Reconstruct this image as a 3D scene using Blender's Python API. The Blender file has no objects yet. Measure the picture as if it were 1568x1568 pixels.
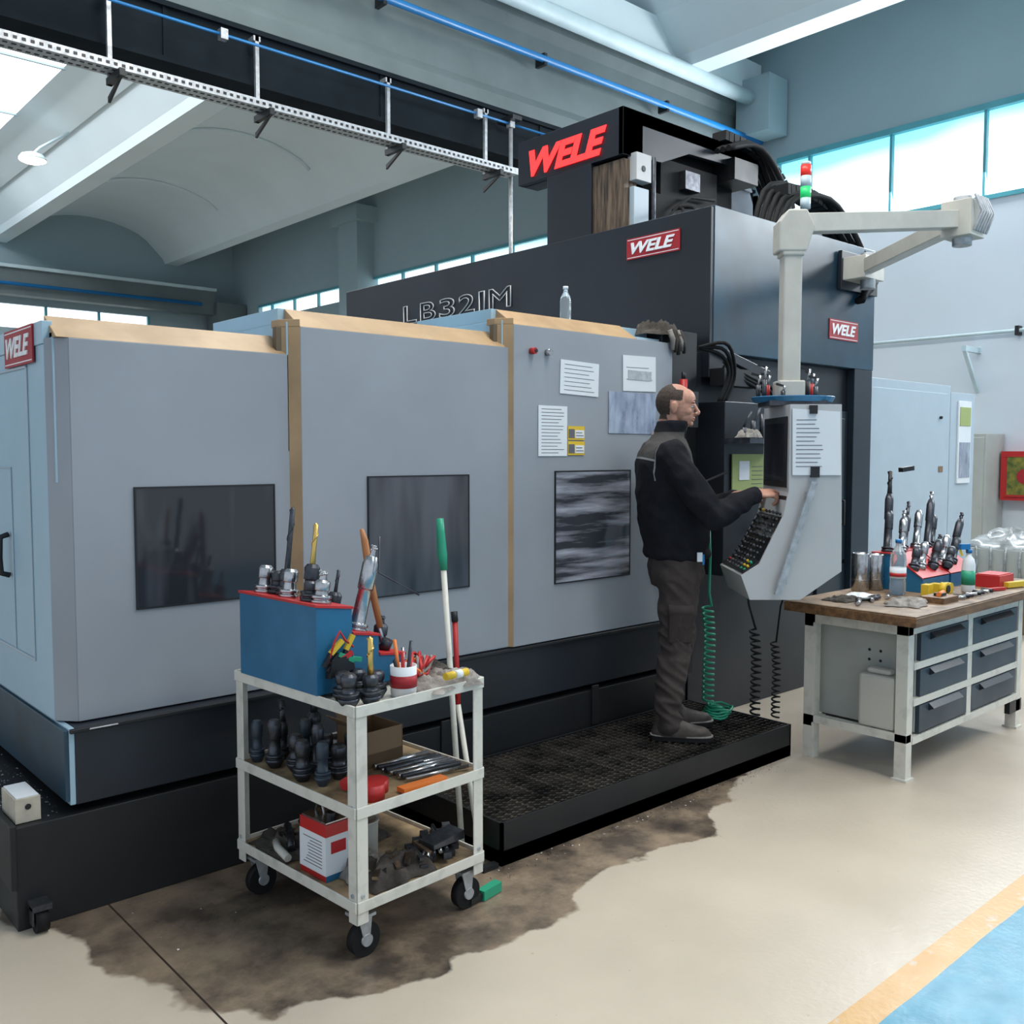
import bpy,bmesh,math,random
from mathutils import Vector,Matrix,Euler,noise
random.seed(7)
SC=bpy.context.scene
COL=bpy.context.collection
SC.view_settings.view_transform='Standard'
# ---------------------------------------------------------------- materials
def newmat(name):
    m=bpy.data.materials.new(name);m.use_nodes=True;nt=m.node_tree
    return m,nt,nt.nodes['Principled BSDF']
def S(nt,node,k,v):
    if isinstance(v,bpy.types.NodeSocket): nt.links.new(v,node.inputs[k])
    else: node.inputs[k].default_value=v
def MA(nt,op,a,b=0.0,clamp=False):
    n=nt.nodes.new('ShaderNodeMath');n.operation=op;n.use_clamp=clamp
    S(nt,n,0,a);S(nt,n,1,b);return n.outputs[0]
def NZ(nt,vec,scale,detail=3,rough=.55,w=None):
    n=nt.nodes.new('ShaderNodeTexNoise');n.inputs['Scale'].default_value=scale
    n.inputs['Detail'].default_value=detail;n.inputs['Roughness'].default_value=rough
    nt.links.new(vec,n.inputs['Vector']);return n.outputs['Fac']
def MIX(nt,f,a,b):
    n=nt.nodes.new('ShaderNodeMix');n.data_type='RGBA'
    S(nt,n,0,f)
    for k,v in ((6,a),(7,b)):
        if isinstance(v,bpy.types.NodeSocket): nt.links.new(v,n.inputs[k])
        else: n.inputs[k].default_value=(*v[:3],1)
    return n.outputs[2]
def RAMP(nt,f,lo,hi):
    n=nt.nodes.new('ShaderNodeMapRange');n.clamp=True
    S(nt,n,0,f);n.inputs[1].default_value=lo;n.inputs[2].default_value=hi
    return n.outputs[0]
def OBJV(nt,stretch=None):
    t=nt.nodes.new('ShaderNodeTexCoord').outputs['Object']
    if stretch:
        mp=nt.nodes.new('ShaderNodeMapping');nt.links.new(t,mp.inputs[0]);mp.inputs['Scale'].default_value=stretch
        return mp.outputs[0]
    return t
def mat(name,col,rough=.5,metal=0,var=.12,scale=4,bump=0,bscale=60,emit=0,trans=0,col2=None,coat=0,stretch=None,detail=4,lo=.35,hi=.65,spec=None):
    m,nt,p=newmat(name)
    v=OBJV(nt,stretch)
    c2=col2 if col2 else tuple(c*(1-var) for c in col)
    f=RAMP(nt,NZ(nt,v,scale,detail),lo,hi)
    c=MIX(nt,f,col,c2)
    nt.links.new(c,p.inputs['Base Color'])
    p.inputs['Metallic'].default_value=metal
    r=MA(nt,'MULTIPLY_ADD',f,.08);r.node.inputs[2].default_value=rough
    nt.links.new(r,p.inputs['Roughness'])
    if coat: p.inputs['Coat Weight'].default_value=coat
    if spec is not None: p.inputs['Specular IOR Level'].default_value=spec
    if trans: p.inputs['Transmission Weight'].default_value=trans
    if emit:
        nt.links.new(c,p.inputs['Emission Color']);p.inputs['Emission Strength'].default_value=emit
    if bump:
        b=nt.nodes.new('ShaderNodeBump');b.inputs['Strength'].default_value=bump;b.inputs['Distance'].default_value=.01
        nt.links.new(NZ(nt,v,bscale,3),b.inputs['Height']);nt.links.new(b.outputs[0],p.inputs['Normal'])
    return m
GREY=mat('machine_grey_paint',(.31,.335,.37),.30,var=.14,scale=1.2)
GREYS=mat('machine_grey_sky_tint',(.36,.52,.62),.3,var=.08,scale=2)  # machine grey with the bluish sky light put into its colour
TAN=mat('tan_edge_paint',(.46,.30,.155),.45,var=.25)
TAND=mat('tan_edge_dark',(.14,.10,.06),.5)
NAVY=mat('dark_navy_paint',(.013,.017,.025),.36,var=.4,scale=1.5)
NAVYB=mat('door_blue_black_paint',(.014,.024,.035),.34,var=.4,scale=1.2)
COLB=mat('dark_paint_sky_sheen',(.025,.085,.135),.30,col2=(.010,.026,.042),scale=.9,lo=.38,hi=.6)  # dark paint with a blue sky sheen put into the colour
BLACK=mat('black_paint',(.009,.010,.012),.42,var=.3)
BLACKR=mat('black_rubber',(.01,.01,.011),.65,spec=.25)
GLASSD=mat('dark_viewing_glass',(.022,.024,.030),.08,col2=(.085,.09,.105),scale=1.6,stretch=(2.6,1,.5),detail=3,lo=.42,hi=.62)  # paler upright patches imitate reflections in the base colour
GLASSW=mat('streaked_viewing_glass',(.045,.048,.06),.08,col2=(.48,.50,.58),scale=2.0,stretch=(.6,1,6.5),detail=7,lo=.46,hi=.66)  # pale level streaks across dark glass
STEEL=mat('tool_steel',(.55,.55,.56),.22,1,var=.3,scale=30)
STEELD=mat('dark_steel',(.09,.095,.11),.35,.8,var=.4,scale=30)
GRATE=mat('grating_steel',(.16,.14,.12),.4,.7,col2=(.03,.028,.026),scale=9)
GALV=mat('galvanised_steel',(.50,.52,.54),.45,.6,var=.3,scale=25)
WHITEP=mat('white_cart_paint',(.66,.64,.57),.4,var=.3,scale=14,lo=.5,hi=.8)
PLY=mat('oily_plywood',(.42,.30,.17),.6,col2=(.12,.08,.045),scale=9,detail=8)
BLUEP=mat('blue_paint',(.016,.14,.28),.38,var=.2,scale=6)
REDP=mat('red_plastic',(.50,.02,.02),.4)
GREENP=mat('green_plastic',(.02,.32,.18),.4)
YEL=mat('yellow_plastic',(.75,.50,.03),.4)
ORG=mat('orange_plastic',(.8,.2,.03),.4)
GOLD=mat('titanium_nitride_coating',(.75,.5,.15),.3,1)
WOOD=mat('bench_wood',(.22,.11,.045),.5,col2=(.09,.045,.02),scale=5,stretch=(1,8,8),detail=6)
BTOP=mat('bench_worn_top',(.30,.20,.12),.5,col2=(.10,.065,.04),scale=7,detail=8)
HANDLEW=mat('wooden_handle',(.45,.18,.06),.5,scale=8)
CARD=mat('cardboard',(.22,.14,.08),.8)
CLOTH=mat('grey_rag',(.36,.33,.30),.9,var=.5,scale=12,bump=.5,bscale=80)
CLOTHD=mat('dark_rag',(.075,.062,.052),.9,var=.6,scale=12,bump=.5,bscale=80)
PAPER=mat('paper',(.72,.75,.78),.7,var=.03)
PAPERT=mat('tan_paper',(.6,.42,.27),.7,var=.05)
PAPERG=mat('green_paper',(.34,.40,.15),.7,var=.05)
INK=mat('ink',(.12,.12,.14),.7)
PLATE=mat('brushed_plate',(.62,.65,.74),.2,.7,col2=(.3,.33,.42),scale=6,stretch=(4,1,1.2))
LGREY=mat('pendant_light_grey',(.47,.475,.48),.38,var=.06)
BEIGE=mat('arm_beige_paint',(.56,.54,.48),.4,var=.12,scale=8)
CABG=mat('cabinet_grey_paint',(.42,.50,.56),.4,var=.05)
CABW=mat('cabinet_white_paint',(.42,.44,.41),.45)
LOGOR=mat('logo_red',(.38,.012,.02),.5)
WHT=mat('white_letter',(.85,.85,.85),.5,var=.02)
GLOW=mat('sign_red_glow',(1,.02,.02),.5,emit=2.6,var=.0)
CLEAR=mat('clear_plastic',(.85,.9,.92),.08,trans=.85,var=.02)
MILKY=mat('milky_plastic',(.62,.60,.54),.4,var=.05,trans=.1)
WRAP=mat('wrap_film',(.36,.38,.38),.2,col2=(.17,.18,.18),scale=8,stretch=(1,1,3))
PIPEB=mat('blue_pipe',(.005,.16,.42),.35)
PIPEW=mat('white_pipe',(.50,.62,.66),.45)
CONC=mat('girder_concrete',(.13,.165,.17),.7,var=.15,scale=2,bump=.1)
IBEAM=mat('steel_beam_paint',(.006,.011,.016),.8,spec=.15)
CEIL=mat('ceiling_paint',(.70,.79,.82),.8,var=.05,scale=.8)
WALLM=mat('end_wall_paint',(.32,.42,.46),.8,var=.06,scale=.7)
WALLL=mat('lower_wall_paint',(.62,.68,.74),.75,var=.05,scale=.7)
FRAME=mat('window_frame_paint',(.08,.34,.40),.4)
SKYL=mat('skylight_glazing',(.86,.94,1.0),.5,emit=3.0,var=.03)
RUST=mat('rusty_cover',(.20,.135,.09),.5,col2=(.03,.022,.016),scale=6,stretch=(6,6,.6),metal=.3)
LAMPM=mat('lamp_glow',(1,.80,.5),.5,emit=12,var=0)
SKIN=mat('skin',(.50,.25,.175),.5,var=.12,scale=25)
HAIR=mat('hair_dark_brown',(.060,.038,.027),.75,var=.5,scale=120)
PANTS=mat('work_trousers_fabric',(.066,.053,.050),.9,var=.3,scale=9,bump=.3,bscale=40,spec=.2)
SHOE=mat('shoe_leather',(.07,.055,.045),.6,var=.4,scale=30)
EYEW=mat('eye_white',(.6,.57,.54),.3)
CHIP=mat('metal_chips',(.22,.21,.21),.35,.8)
LEDR=mat('signal_red',(.7,.03,.02),.3,emit=.4)
LEDG=mat('signal_green',(.02,.55,.15),.3,emit=.5)
PICT=mat('picture',(.25,.22,.03),.6,col2=(.05,.09,.02),scale=14)
DRW=mat('drawer_blue_grey',(.030,.048,.068),.4)
BLOCKM=mat('pale_wood_block',(.52,.47,.38),.7,var=.2,scale=20)
def winmat():
    m,nt,p=newmat('window_daylight')
    v=OBJV(nt);n=NZ(nt,v,.35,2)
    sp=nt.nodes.new('ShaderNodeSeparateXYZ');nt.links.new(v,sp.inputs[0])
    f=RAMP(nt,MA(nt,'ADD',sp.outputs[2],MA(nt,'MULTIPLY',n,.9)),5.45,5.75)
    c=MIX(nt,f,(.93,.98,1.0),(.24,.68,.80))
    nt.links.new(c,p.inputs['Base Color']);nt.links.new(c,p.inputs['Emission Color']);p.inputs['Emission Strength'].default_value=1.5
    return m
WIN=winmat()
def floormat():
    m,nt,p=newmat('epoxy_floor')
    v=OBJV(nt);sp=nt.nodes.new('ShaderNodeSeparateXYZ');nt.links.new(v,sp.inputs[0])
    X,Y=sp.outputs[0],sp.outputs[1]
    n1=MA(nt,'SUBTRACT',NZ(nt,v,2.4,5,.5),.5)
    mp=nt.nodes.new('ShaderNodeMapping');nt.links.new(v,mp.inputs[0]);mp.inputs['Location'].default_value=(9,4,2)
    n2=MA(nt,'SUBTRACT',NZ(nt,mp.outputs[0],2.6,4,.5),.5)
    Yd=MA(nt,'ADD',Y,MA(nt,'MULTIPLY',n1,.65));Xd=MA(nt,'ADD',X,MA(nt,'MULTIPLY',n2,.6))
    thr=MA(nt,'ADD',2.33,MA(nt,'MULTIPLY',MA(nt,'MAXIMUM',MA(nt,'SUBTRACT',X,3.2),0.0),.42))
    s1=MA(nt,'MULTIPLY',MA(nt,'SUBTRACT',Yd,thr),45,True)
    xl=MA(nt,'ADD',Xd,MA(nt,'MULTIPLY',MA(nt,'SUBTRACT',Y,2.4),.25))
    s2=MA(nt,'MULTIPLY',MA(nt,'SUBTRACT',xl,1.10),35,True)
    s3=MA(nt,'MULTIPLY',MA(nt,'SUBTRACT',4.1,Xd),35,True)
    mask=MA(nt,'MULTIPLY',MA(nt,'MULTIPLY',s1,s2),s3)
    base=MIX(nt,RAMP(nt,NZ(nt,v,1.3,5),.3,.7),(.56,.48,.385),(.46,.395,.315))
    sk=RAMP(nt,NZ(nt,v,28,4,.6),.70,.76)
    base=MIX(nt,MA(nt,'MULTIPLY',sk,.6),base,(.16,.11,.07))
    st=MIX(nt,RAMP(nt,NZ(nt,v,4,10,.68),.38,.62),(.30,.225,.155),(.085,.065,.050))
    st=MIX(nt,RAMP(nt,NZ(nt,mp.outputs[0],1.7,6,.6),.53,.66),st,(.035,.028,.024))
    dk=RAMP(nt,Y,2.5,3.3)
    st=MIX(nt,MA(nt,'MULTIPLY',dk,.45),st,(.04,.031,.026))
    c=MIX(nt,mask,base,st)
    wear=RAMP(nt,NZ(nt,v,7,6,.65),.58,.64)
    isy=MA(nt,'LESS_THAN',Y,1.325)
    isy=MA(nt,'MULTIPLY',isy,MA(nt,'SUBTRACT',1,MA(nt,'MULTIPLY',wear,.8)))
    c=MIX(nt,isy,c,(.56,.33,.125))
    isb=MA(nt,'LESS_THAN',MA(nt,'ADD',Y,MA(nt,'MULTIPLY',n1,.02)),1.23)
    blue=MIX(nt,RAMP(nt,NZ(nt,v,9,5),.35,.65),(.055,.27,.39),(.04,.22,.33))
    c=MIX(nt,isb,c,blue)
    j=MA(nt,'LESS_THAN',MA(nt,'ABSOLUTE',MA(nt,'SUBTRACT',X,1.115)),.0035)
    c=MIX(nt,j,c,(.03,.02,.015))
    nt.links.new(c,p.inputs['Base Color'])
    r=MA(nt,'ADD',MA(nt,'MULTIPLY',NZ(nt,v,12,5),.25),.24);nt.links.new(r,p.inputs['Roughness'])
    b=nt.nodes.new('ShaderNodeBump');b.inputs['Strength'].default_value=.15;b.inputs['Distance'].default_value=.01
    nt.links.new(NZ(nt,v,45,4),b.inputs['Height']);nt.links.new(b.outputs[0],p.inputs['Normal'])
    return m
FLOOR=floormat()
def jacketmat():
    m,nt,p=newmat('work_jacket_fabric')
    v=OBJV(nt);sp=nt.nodes.new('ShaderNodeSeparateXYZ');nt.links.new(v,sp.inputs[0])
    x,y,z=sp.outputs
    torso=MA(nt,'GREATER_THAN',y,-.185)
    zz=MA(nt,'ADD',z,MA(nt,'MULTIPLY',x,.25))
    yoke=MA(nt,'MULTIPLY',MA(nt,'GREATER_THAN',zz,1.37),torso)
    yoke=MA(nt,'MULTIPLY',yoke,MA(nt,'LESS_THAN',z,1.54))
    pipe=MA(nt,'MULTIPLY',MA(nt,'LESS_THAN',MA(nt,'ABSOLUTE',MA(nt,'SUBTRACT',zz,1.368)),.005),torso)
    pipe2=MA(nt,'LESS_THAN',MA(nt,'ABSOLUTE',MA(nt,'ADD',y,.187)),.0025)
    pipe2=MA(nt,'MULTIPLY',pipe2,MA(nt,'GREATER_THAN',z,1.3))
    n=RAMP(nt,NZ(nt,v,14,4),.3,.7)
    c=MIX(nt,n,(.008,.008,.011),(.014,.014,.018))
    c=MIX(nt,yoke,c,(.060,.056,.054))
    c=MIX(nt,MA(nt,'MAXIMUM',pipe,pipe2),c,(.24,.24,.24))
    nt.links.new(c,p.inputs['Base Color']);p.inputs['Roughness'].default_value=.9;p.inputs['Specular IOR Level'].default_value=.2
    b=nt.nodes.new('ShaderNodeBump');b.inputs['Strength'].default_value=.3;b.inputs['Distance'].default_value=.01
    nt.links.new(NZ(nt,v,40,3),b.inputs['Height']);nt.links.new(b.outputs[0],p.inputs['Normal'])
    return m
JACKET=jacketmat()
# ---------------------------------------------------------------- builder
class B:
    def __init__(s,name): s.bm=bmesh.new();s.mats=[];s.name=name
    def add(s,vs,fs,m,smooth=False,M=None):
        if m not in s.mats: s.mats.append(m)
        k=s.mats.index(m)
        bv=[s.bm.verts.new((M@Vector(v)) if M else Vector(v)) for v in vs]
        for i,f in enumerate(fs):
            try: fc=s.bm.faces.new([bv[j] for j in f])
            except ValueError: continue
            fc.material_index=k
            fc.smooth=smooth[i] if isinstance(smooth,list) else smooth
    def bx(s,x0,x1,y0,y1,z0,z1,m,M=None):
        vs=[(x,y,z) for z in(z0,z1) for y in(y0,y1) for x in(x0,x1)]
        s.add(vs,[(0,2,3,1),(4,5,7,6),(0,1,5,4),(2,6,7,3),(0,4,6,2),(1,3,7,5)],m,False,M)
    def beam(s,p1,p2,w,h,m,up=(0,0,1)):
        p1=Vector(p1);p2=Vector(p2);d=(p2-p1).normalized();u=Vector(up)
        sd=d.cross(u)
        if sd.length<1e-4: sd=d.cross(Vector((1,0,0)))
        sd.normalize();u=sd.cross(d)
        vs=[]
        for p in(p1,p2):
            for a,b in((-1,-1),(1,-1),(1,1),(-1,1)): vs.append(p+sd*a*w/2+u*b*h/2)
        s.add(vs,[(0,1,2,3),(7,6,5,4),(0,4,5,1),(1,5,6,2),(2,6,7,3),(3,7,4,0)],m)
    def tube(s,pts,r,m,seg=12,M=None):
        pts=[Vector(p) for p in pts];n=len(pts)
        rr=r if isinstance(r,(list,tuple)) else [r]*n
        d0=(pts[1]-pts[0]).normalized();a=Vector((0,0,1)) if abs(d0.z)<.9 else Vector((1,0,0))
        u=d0.cross(a).normalized();vs=[]
        for i,p in enumerate(pts):
            if i==0:d=pts[1]-p
            elif i==n-1:d=p-pts[i-1]
            else:d=(pts[i+1]-p).normalized()+(p-pts[i-1]).normalized()
            if d.length<1e-9:d=d0
            d=d.normalized();u=(u-d*u.dot(d));u.normalize();w=d.cross(u)
            for k in range(seg):
                t=2*math.pi*k/seg
                vs.append(p+(u*math.cos(t)+w*math.sin(t))*rr[i])
        fs=[];sm=[]
        for i in range(n-1):
            for k in range(seg):
                fs.append((i*seg+k,i*seg+(k+1)%seg,(i+1)*seg+(k+1)%seg,(i+1)*seg+k));sm.append(True)
        fs.append(tuple(range(seg))[::-1]);sm.append(False)
        fs.append(tuple((n-1)*seg+k for k in range(seg)));sm.append(False)
        s.add(vs,fs,m,sm,M)
    def cyl(s,p1,p2,r,m,r2=None,seg=20,M=None):
        s.tube([p1,p2],[r,r if r2 is None else r2],m,seg,M)
    def sph(s,c,r,m,M=None,seg=18,rings=12):
        if not isinstance(r,(tuple,list)): r=(r,r,r)
        vs=[(c[0],c[1],c[2]-r[2])];fs=[]
        for i in range(1,rings):
            ph=-math.pi/2+math.pi*i/rings
            for k in range(seg):
                t=2*math.pi*k/seg
                vs.append((c[0]+r[0]*math.cos(ph)*math.cos(t),c[1]+r[1]*math.cos(ph)*math.sin(t),c[2]+r[2]*math.sin(ph)))
        vs.append((c[0],c[1],c[2]+r[2]));L=len(vs)-1
        for k in range(seg):
            fs.append((0,1+(k+1)%seg,1+k))
            fs.append((L,L-seg+k,L-seg+(k+1)%seg))
        for i in range(rings-2):
            for k in range(seg):
                a=1+i*seg
                fs.append((a+k,a+(k+1)%seg,a+seg+(k+1)%seg,a+seg+k))
        s.add(vs,fs,m,True,M)
    def prism(s,prof,a0,a1,ax,m,M=None):
        n=len(prof);vs=[]
        for a in(a0,a1):
            for p,q in prof:
                vs.append({'x':(a,p,q),'y':(p,a,q),'z':(p,q,a)}[ax])
        fs=[tuple(range(n)),tuple(range(2*n-1,n-1,-1))]+[(i,(i+1)%n,n+(i+1)%n,n+i) for i in range(n)]
        s.add(vs,fs,m,False,M)
    def lathe(s,prof,m,M=None,seg=20):
        vs=[];fs=[];sm=[]
        for r,z in prof:
            for k in range(seg):
                t=2*math.pi*k/seg;vs.append((max(r,1e-4)*math.cos(t),max(r,1e-4)*math.sin(t),z))
        n=len(prof)
        for i in range(n-1):
            for k in range(seg):
                fs.append((i*seg+k,i*seg+(k+1)%seg,(i+1)*seg+(k+1)%seg,(i+1)*seg+k));sm.append(abs(prof[i][1]-prof[i+1][1])>1e-4 and abs(prof[i][0]-prof[i+1][0])<.3*abs(prof[i][1]-prof[i+1][1])+.002)
        fs.append(tuple(range(seg))[::-1]);sm.append(False);fs.append(tuple((n-1)*seg+k for k in range(seg)));sm.append(False)
        s.add(vs,fs,m,sm,M)
    def cloth(s,cx,cy,z,w,d,h,m,seed=0,n=26,rz=0):
        vs=[];fs=[]
        R=Matrix.Rotation(rz,4,'Z')
        for j in range(n+1):
            for i in range(n+1):
                a=i/n*2-1;b=j/n*2-1
                f=(max(0,1-a**4)*max(0,1-b**4))**.6
                q=Vector((a*w/2*(1+.25*noise.noise((b*2,seed,1))),b*d/2*(1+.25*noise.noise((a*2,seed,5))),0))
                k=1-abs(noise.noise((a*1.6+seed,b*1.6,seed*.7)))*3.0
                k=max(0,k)**1.5+.25*noise.noise((a*4+seed,b*4,seed))
                q=R@q
                vs.append((cx+q.x,cy+q.y,z+.003+max(0,h*f*(.35+.55*k))))
        for j in range(n):
            for i in range(n):
                a=j*(n+1)+i;fs.append((a,a+1,a+n+2,a+n+1))
        s.add(vs,fs,m,True)
    def obj(s,parent=None,loc=(0,0,0),rot=(0,0,0),bevel=0,norm=True):
        if norm: bmesh.ops.recalc_face_normals(s.bm,faces=s.bm.faces)
        me=bpy.data.meshes.new(s.name);s.bm.to_mesh(me);s.bm.free()
        for m in s.mats: me.materials.append(m)
        o=bpy.data.objects.new(s.name,me);COL.objects.link(o);o.location=loc;o.rotation_euler=rot
        if parent:o.parent=parent
        if bevel:
            b=o.modifiers.new('bevel','BEVEL');b.width=bevel;b.segments=2;b.limit_method='ANGLE';b.angle_limit=math.radians(50)
        return o
def empty(name,loc=(0,0,0),rz=0):
    e=bpy.data.objects.new(name,None);COL.objects.link(e);e.location=loc;e.rotation_euler=(0,0,rz);e.empty_display_size=.1
    return e
FX=Matrix(((0,0,-1),(-1,0,0),(0,1,0))).to_4x4()
FY=Matrix(((1,0,0),(0,0,-1),(0,1,0))).to_4x4()
def text(name,body,w,h,loc,fr,m,parent=None,shear=0,bold=0,ext=.002,outline=0):
    c=bpy.data.curves.new(name,'FONT');c.body=body;c.size=1;c.shear=shear;c.offset=bold
    if outline: c.fill_mode='NONE';c.bevel_depth=outline;c.bevel_resolution=0
    else: c.extrude=.01
    t=bpy.data.objects.new(name+'_t',c);COL.objects.link(t)
    dg=bpy.context.evaluated_depsgraph_get();me=bpy.data.meshes.new_from_object(t.evaluated_get(dg))
    bpy.data.objects.remove(t)
    xs=[v.co.x for v in me.vertices];ys=[v.co.y for v in me.vertices]
    sx=w/(max(xs)-min(xs));sy=h/(max(ys)-min(ys));x0=min(xs);y0=min(ys)
    for v in me.vertices:
        v.co=((v.co.x-x0)*sx,(v.co.y-y0)*sy,v.co.z*(ext/.01 if not outline else .3))
    me.materials.clear();me.materials.append(m)
    o=bpy.data.objects.new(name,me);COL.objects.link(o)
    o.matrix_world=Matrix.Translation(loc)@fr
    if parent: o.parent=parent
    return o
# ---------------------------------------------------------------- camera
FW=Vector((.6665,.7455,0));RT=Vector((.7455,-.6665,0));RZ=math.atan2(-.6665,.7455)
cd=bpy.data.cameras.new('camera');cam=bpy.data.objects.new('camera',cd);COL.objects.link(cam);SC.camera=cam
cd.lens=36*1450/1568;cd.sensor_width=36;cd.clip_end=200
th=math.radians(3.5)
fwd=(FW*math.cos(th)+Vector((0,0,-math.sin(th)))).normalized()
cam.location=(0,0,1.6);cam.rotation_euler=fwd.to_track_quat('-Z','Y').to_euler()
# ---------------------------------------------------------------- room
b=B('floor');b.bx(-6,11,-6,23,-.2,0,FLOOR);b.obj()
b=B('wall_end')
def wy(y0,y1,z0,z1,m,t=.25): b.bx(11,11+t,y0,y1,z0,z1,m)
wy(-6,7.4,0,3.0,WALLL);wy(-6,7.4,3.0,4.42,WALLL);wy(-6,7.4,5.45,9.5,WALLM)
wy(7.4,23,0,4.88,WALLM);wy(7.4,23,5.22,9.5,WALLM)
wy(16.55,17.3,4.88,5.22,WALLM);wy(21.6,23,4.88,5.22,WALLM);wy(7.1,7.9,4.42,5.45,WALLM)
b.obj()
b=B('wall_side');b.bx(-6,11.25,23,23.25,0,4.38,WALLM);b.bx(-6,11.25,23,23.25,4.9,9.5,WALLM);b.bx(8.85,11.25,23,23.25,4.38,4.9,WALLM);b.obj()
b=B('pillar');b.bx(10.6,11,16.55,17.25,0,6.45,WALLM);b.bx(10.5,11,16.4,17.4,6.3,6.6,WALLM);b.obj()
b=B('window_1');b.bx(11.1,11.12,-6,7.1,4.42,5.45,WIN)
for y in (-4.2,-2.1,0,1.2,2.3,3.4,4.48,5.56,6.64): b.bx(11.0,11.06,y-.015,y+.015,4.42,5.45,FRAME)
b.bx(10.98,11.06,-6,7.1,5.38,5.45,FRAME);b.bx(10.98,11.06,-6,7.1,4.40,4.45,FRAME);b.obj()
b=B('window_2');b.bx(11.1,11.12,7.9,16.55,4.88,5.22,WIN);b.bx(11.1,11.12,17.3,21.6,4.88,5.22,WIN)
for y in [8+1.08*i for i in range(13)]:
    if not 16.4<y<17.4: b.bx(11.0,11.06,y-.02,y+.02,4.88,5.22,FRAME)
b.bx(10.98,11.05,7.9,16.55,5.17,5.22,FRAME);b.bx(10.98,11.05,17.3,21.6,5.17,5.22,FRAME);b.obj()
b=B('window_3');b.bx(-6,8.85,23.1,23.12,4.38,4.9,WIN)
for i in range(13): b.bx(-5+1.15*i,-4.95+1.15*i,22.98,23.05,4.38,4.9,FRAME)
b.obj()
b=B('ceiling')
RIBS=[-2.02,1.79,5.60,9.42]
for x in RIBS:
    b.prism([(x-.16,6.2),(x+.16,6.2),(x+.22,6.32),(x+.62,6.72),(x-.62,6.72),(x-.22,6.32)],-6,23,'y',CEIL)
def shell(xa,xb,za,zc,xs0=None,xs1=None,y0=-6,y1=23):
    n=14;vs=[];fs=[]
    xs0=xs0 if xs0 is not None else xa;xs1=xs1 if xs1 is not None else xb
    for i in range(n+1):
        x=xs0+(xs1-xs0)*i/n;t=(x-xa)/(xb-xa);z=za+(zc-za)*math.sin(math.pi*t)**.7 if 0<t<1 else za
        vs+= [(x,y0,z),(x,y1,z)]
    for i in range(n): fs.append((2*i,2*i+1,2*i+3,2*i+2))
    b.add(vs,fs,CEIL,True)
def arch(xa,xb,za,zc,y):
    pts=[]
    for i in range(17):
        t=i/16;pts.append((xa+(xb-xa)*t,y,za+(zc-za)*math.sin(math.pi*t)**.7-.02))
    b.tube(pts,.035,CEIL,6)
for k in range(3):
    xa=RIBS[k]+.6;xb=RIBS[k+1]-.6
    if k==1:
        b.prism([(4.35,6.95),(4.42,7.0),(5.02,6.72),(4.98,6.66)],-6,23,'y',CEIL)
        b.prism([(xa,6.7),(xa+.05,6.72),(2.75,7.0),(2.7,6.95)],-6,23,'y',CEIL)
    else: shell(xa,xb,6.7,7.05)
shell(RIBS[3]+.6,13.2-.6,6.7,7.05,RIBS[3]+.6,11)
for y in (-3,0.6,4.2,11.5,15.3,19.1):
    arch(RIBS[2]+.6,RIBS[3]-.6,6.7,7.05,y)
b.obj(norm=False)
b=B('skylight');b.bx(2.7,4.38,-6,23,6.96,6.99,SKYL)  # near-bay stretch is unseen, added to help light the scene
for i in range(12): b.bx(2.7,4.38,-5+2.4*i,-4.96+2.4*i,6.93,6.96,PIPEW)
b.obj()
b=B('concrete_girder')
b.prism([(7.45,5.09),(7.9,5.09),(7.9,6.3),(7.45,6.3),(7.45,6.1),(7.52,6.0),(7.52,5.35),(7.45,5.25)],-6,10.97,'x',CONC)
b.bx(-6,10.97,7.35,7.95,6.3,6.7,CEIL)
b.obj()
b=B('roof_gutter_pipe');b.cyl((-6,7.24,6.15),(10.9,7.24,6.15),.09,PIPEW);b.bx(10.55,10.97,6.95,7.44,5.7,6.4,WALLM);b.obj()
b=B('crane_runway_beam')
b.bx(-6,10.9,7.40,7.44,4.66,5.06,IBEAM);b.bx(-6,10.9,7.36,7.74,4.62,4.66,IBEAM);b.bx(-6,10.9,7.36,7.74,5.04,5.08,IBEAM)
for i in range(9): b.bx(-5+2*i,-4.97+2*i,7.39,7.72,4.66,5.04,IBEAM)
b.obj()
b=B('far_crane_beam');b.bx(-6,10.2,22.3,22.6,5.0,5.55,CONC);b.bx(-6,10.2,22.2,22.7,5.55,5.62,PIPEW)
b.cyl((-6,22.15,5.2),(9.8,22.15,5.2),.04,PIPEB);b.bx(10.2,10.97,22.2,22.8,4.6,5.3,CONC);b.obj()
b=B('overhead_blue_pipe')
b.cyl((-6,7.32,5.70),(10.95,7.32,5.70),.036,PIPEB)
for x in range(-5,11,2): b.bx(x-.02,x+.02,7.3,7.44,5.64,5.76,BLACK)
b.obj()
b=B('compressed_air_pipe')
b.cyl((-6,7.2,4.88),(6.42,7.2,4.88),.012,PIPEB,seg=8);b.cyl((6.42,7.2,4.9),(6.42,7.2,2.6),.02,GALV,seg=8)
b.cyl((6.42,7.2,4.88),(9.5,7.2,4.88),.012,PIPEB,seg=8)
for x in(3.4,6.0,6.42): b.bx(x-.03,x+.03,7.17,7.23,4.84,4.92,GALV)
b.bx(6.36,6.48,7.1,7.34,4.9,4.94,BLACK)
b.obj()
b=B('cable_tray')
b.bx(-6,6.42,7.09,7.25,4.36,4.365,GALV);b.bx(-6,6.42,7.085,7.09,4.36,4.42,GALV);b.bx(-6,6.42,7.25,7.255,4.36,4.42,GALV)
x=-5.9
while x<6.35:
    b.bx(x,x+.025,7.082,7.085,4.38,4.40,BLACK);b.bx(x,x+.03,7.12,7.14,4.357,4.36,BLACK);b.bx(x,x+.03,7.20,7.22,4.357,4.36,BLACK);x+=.055
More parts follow.
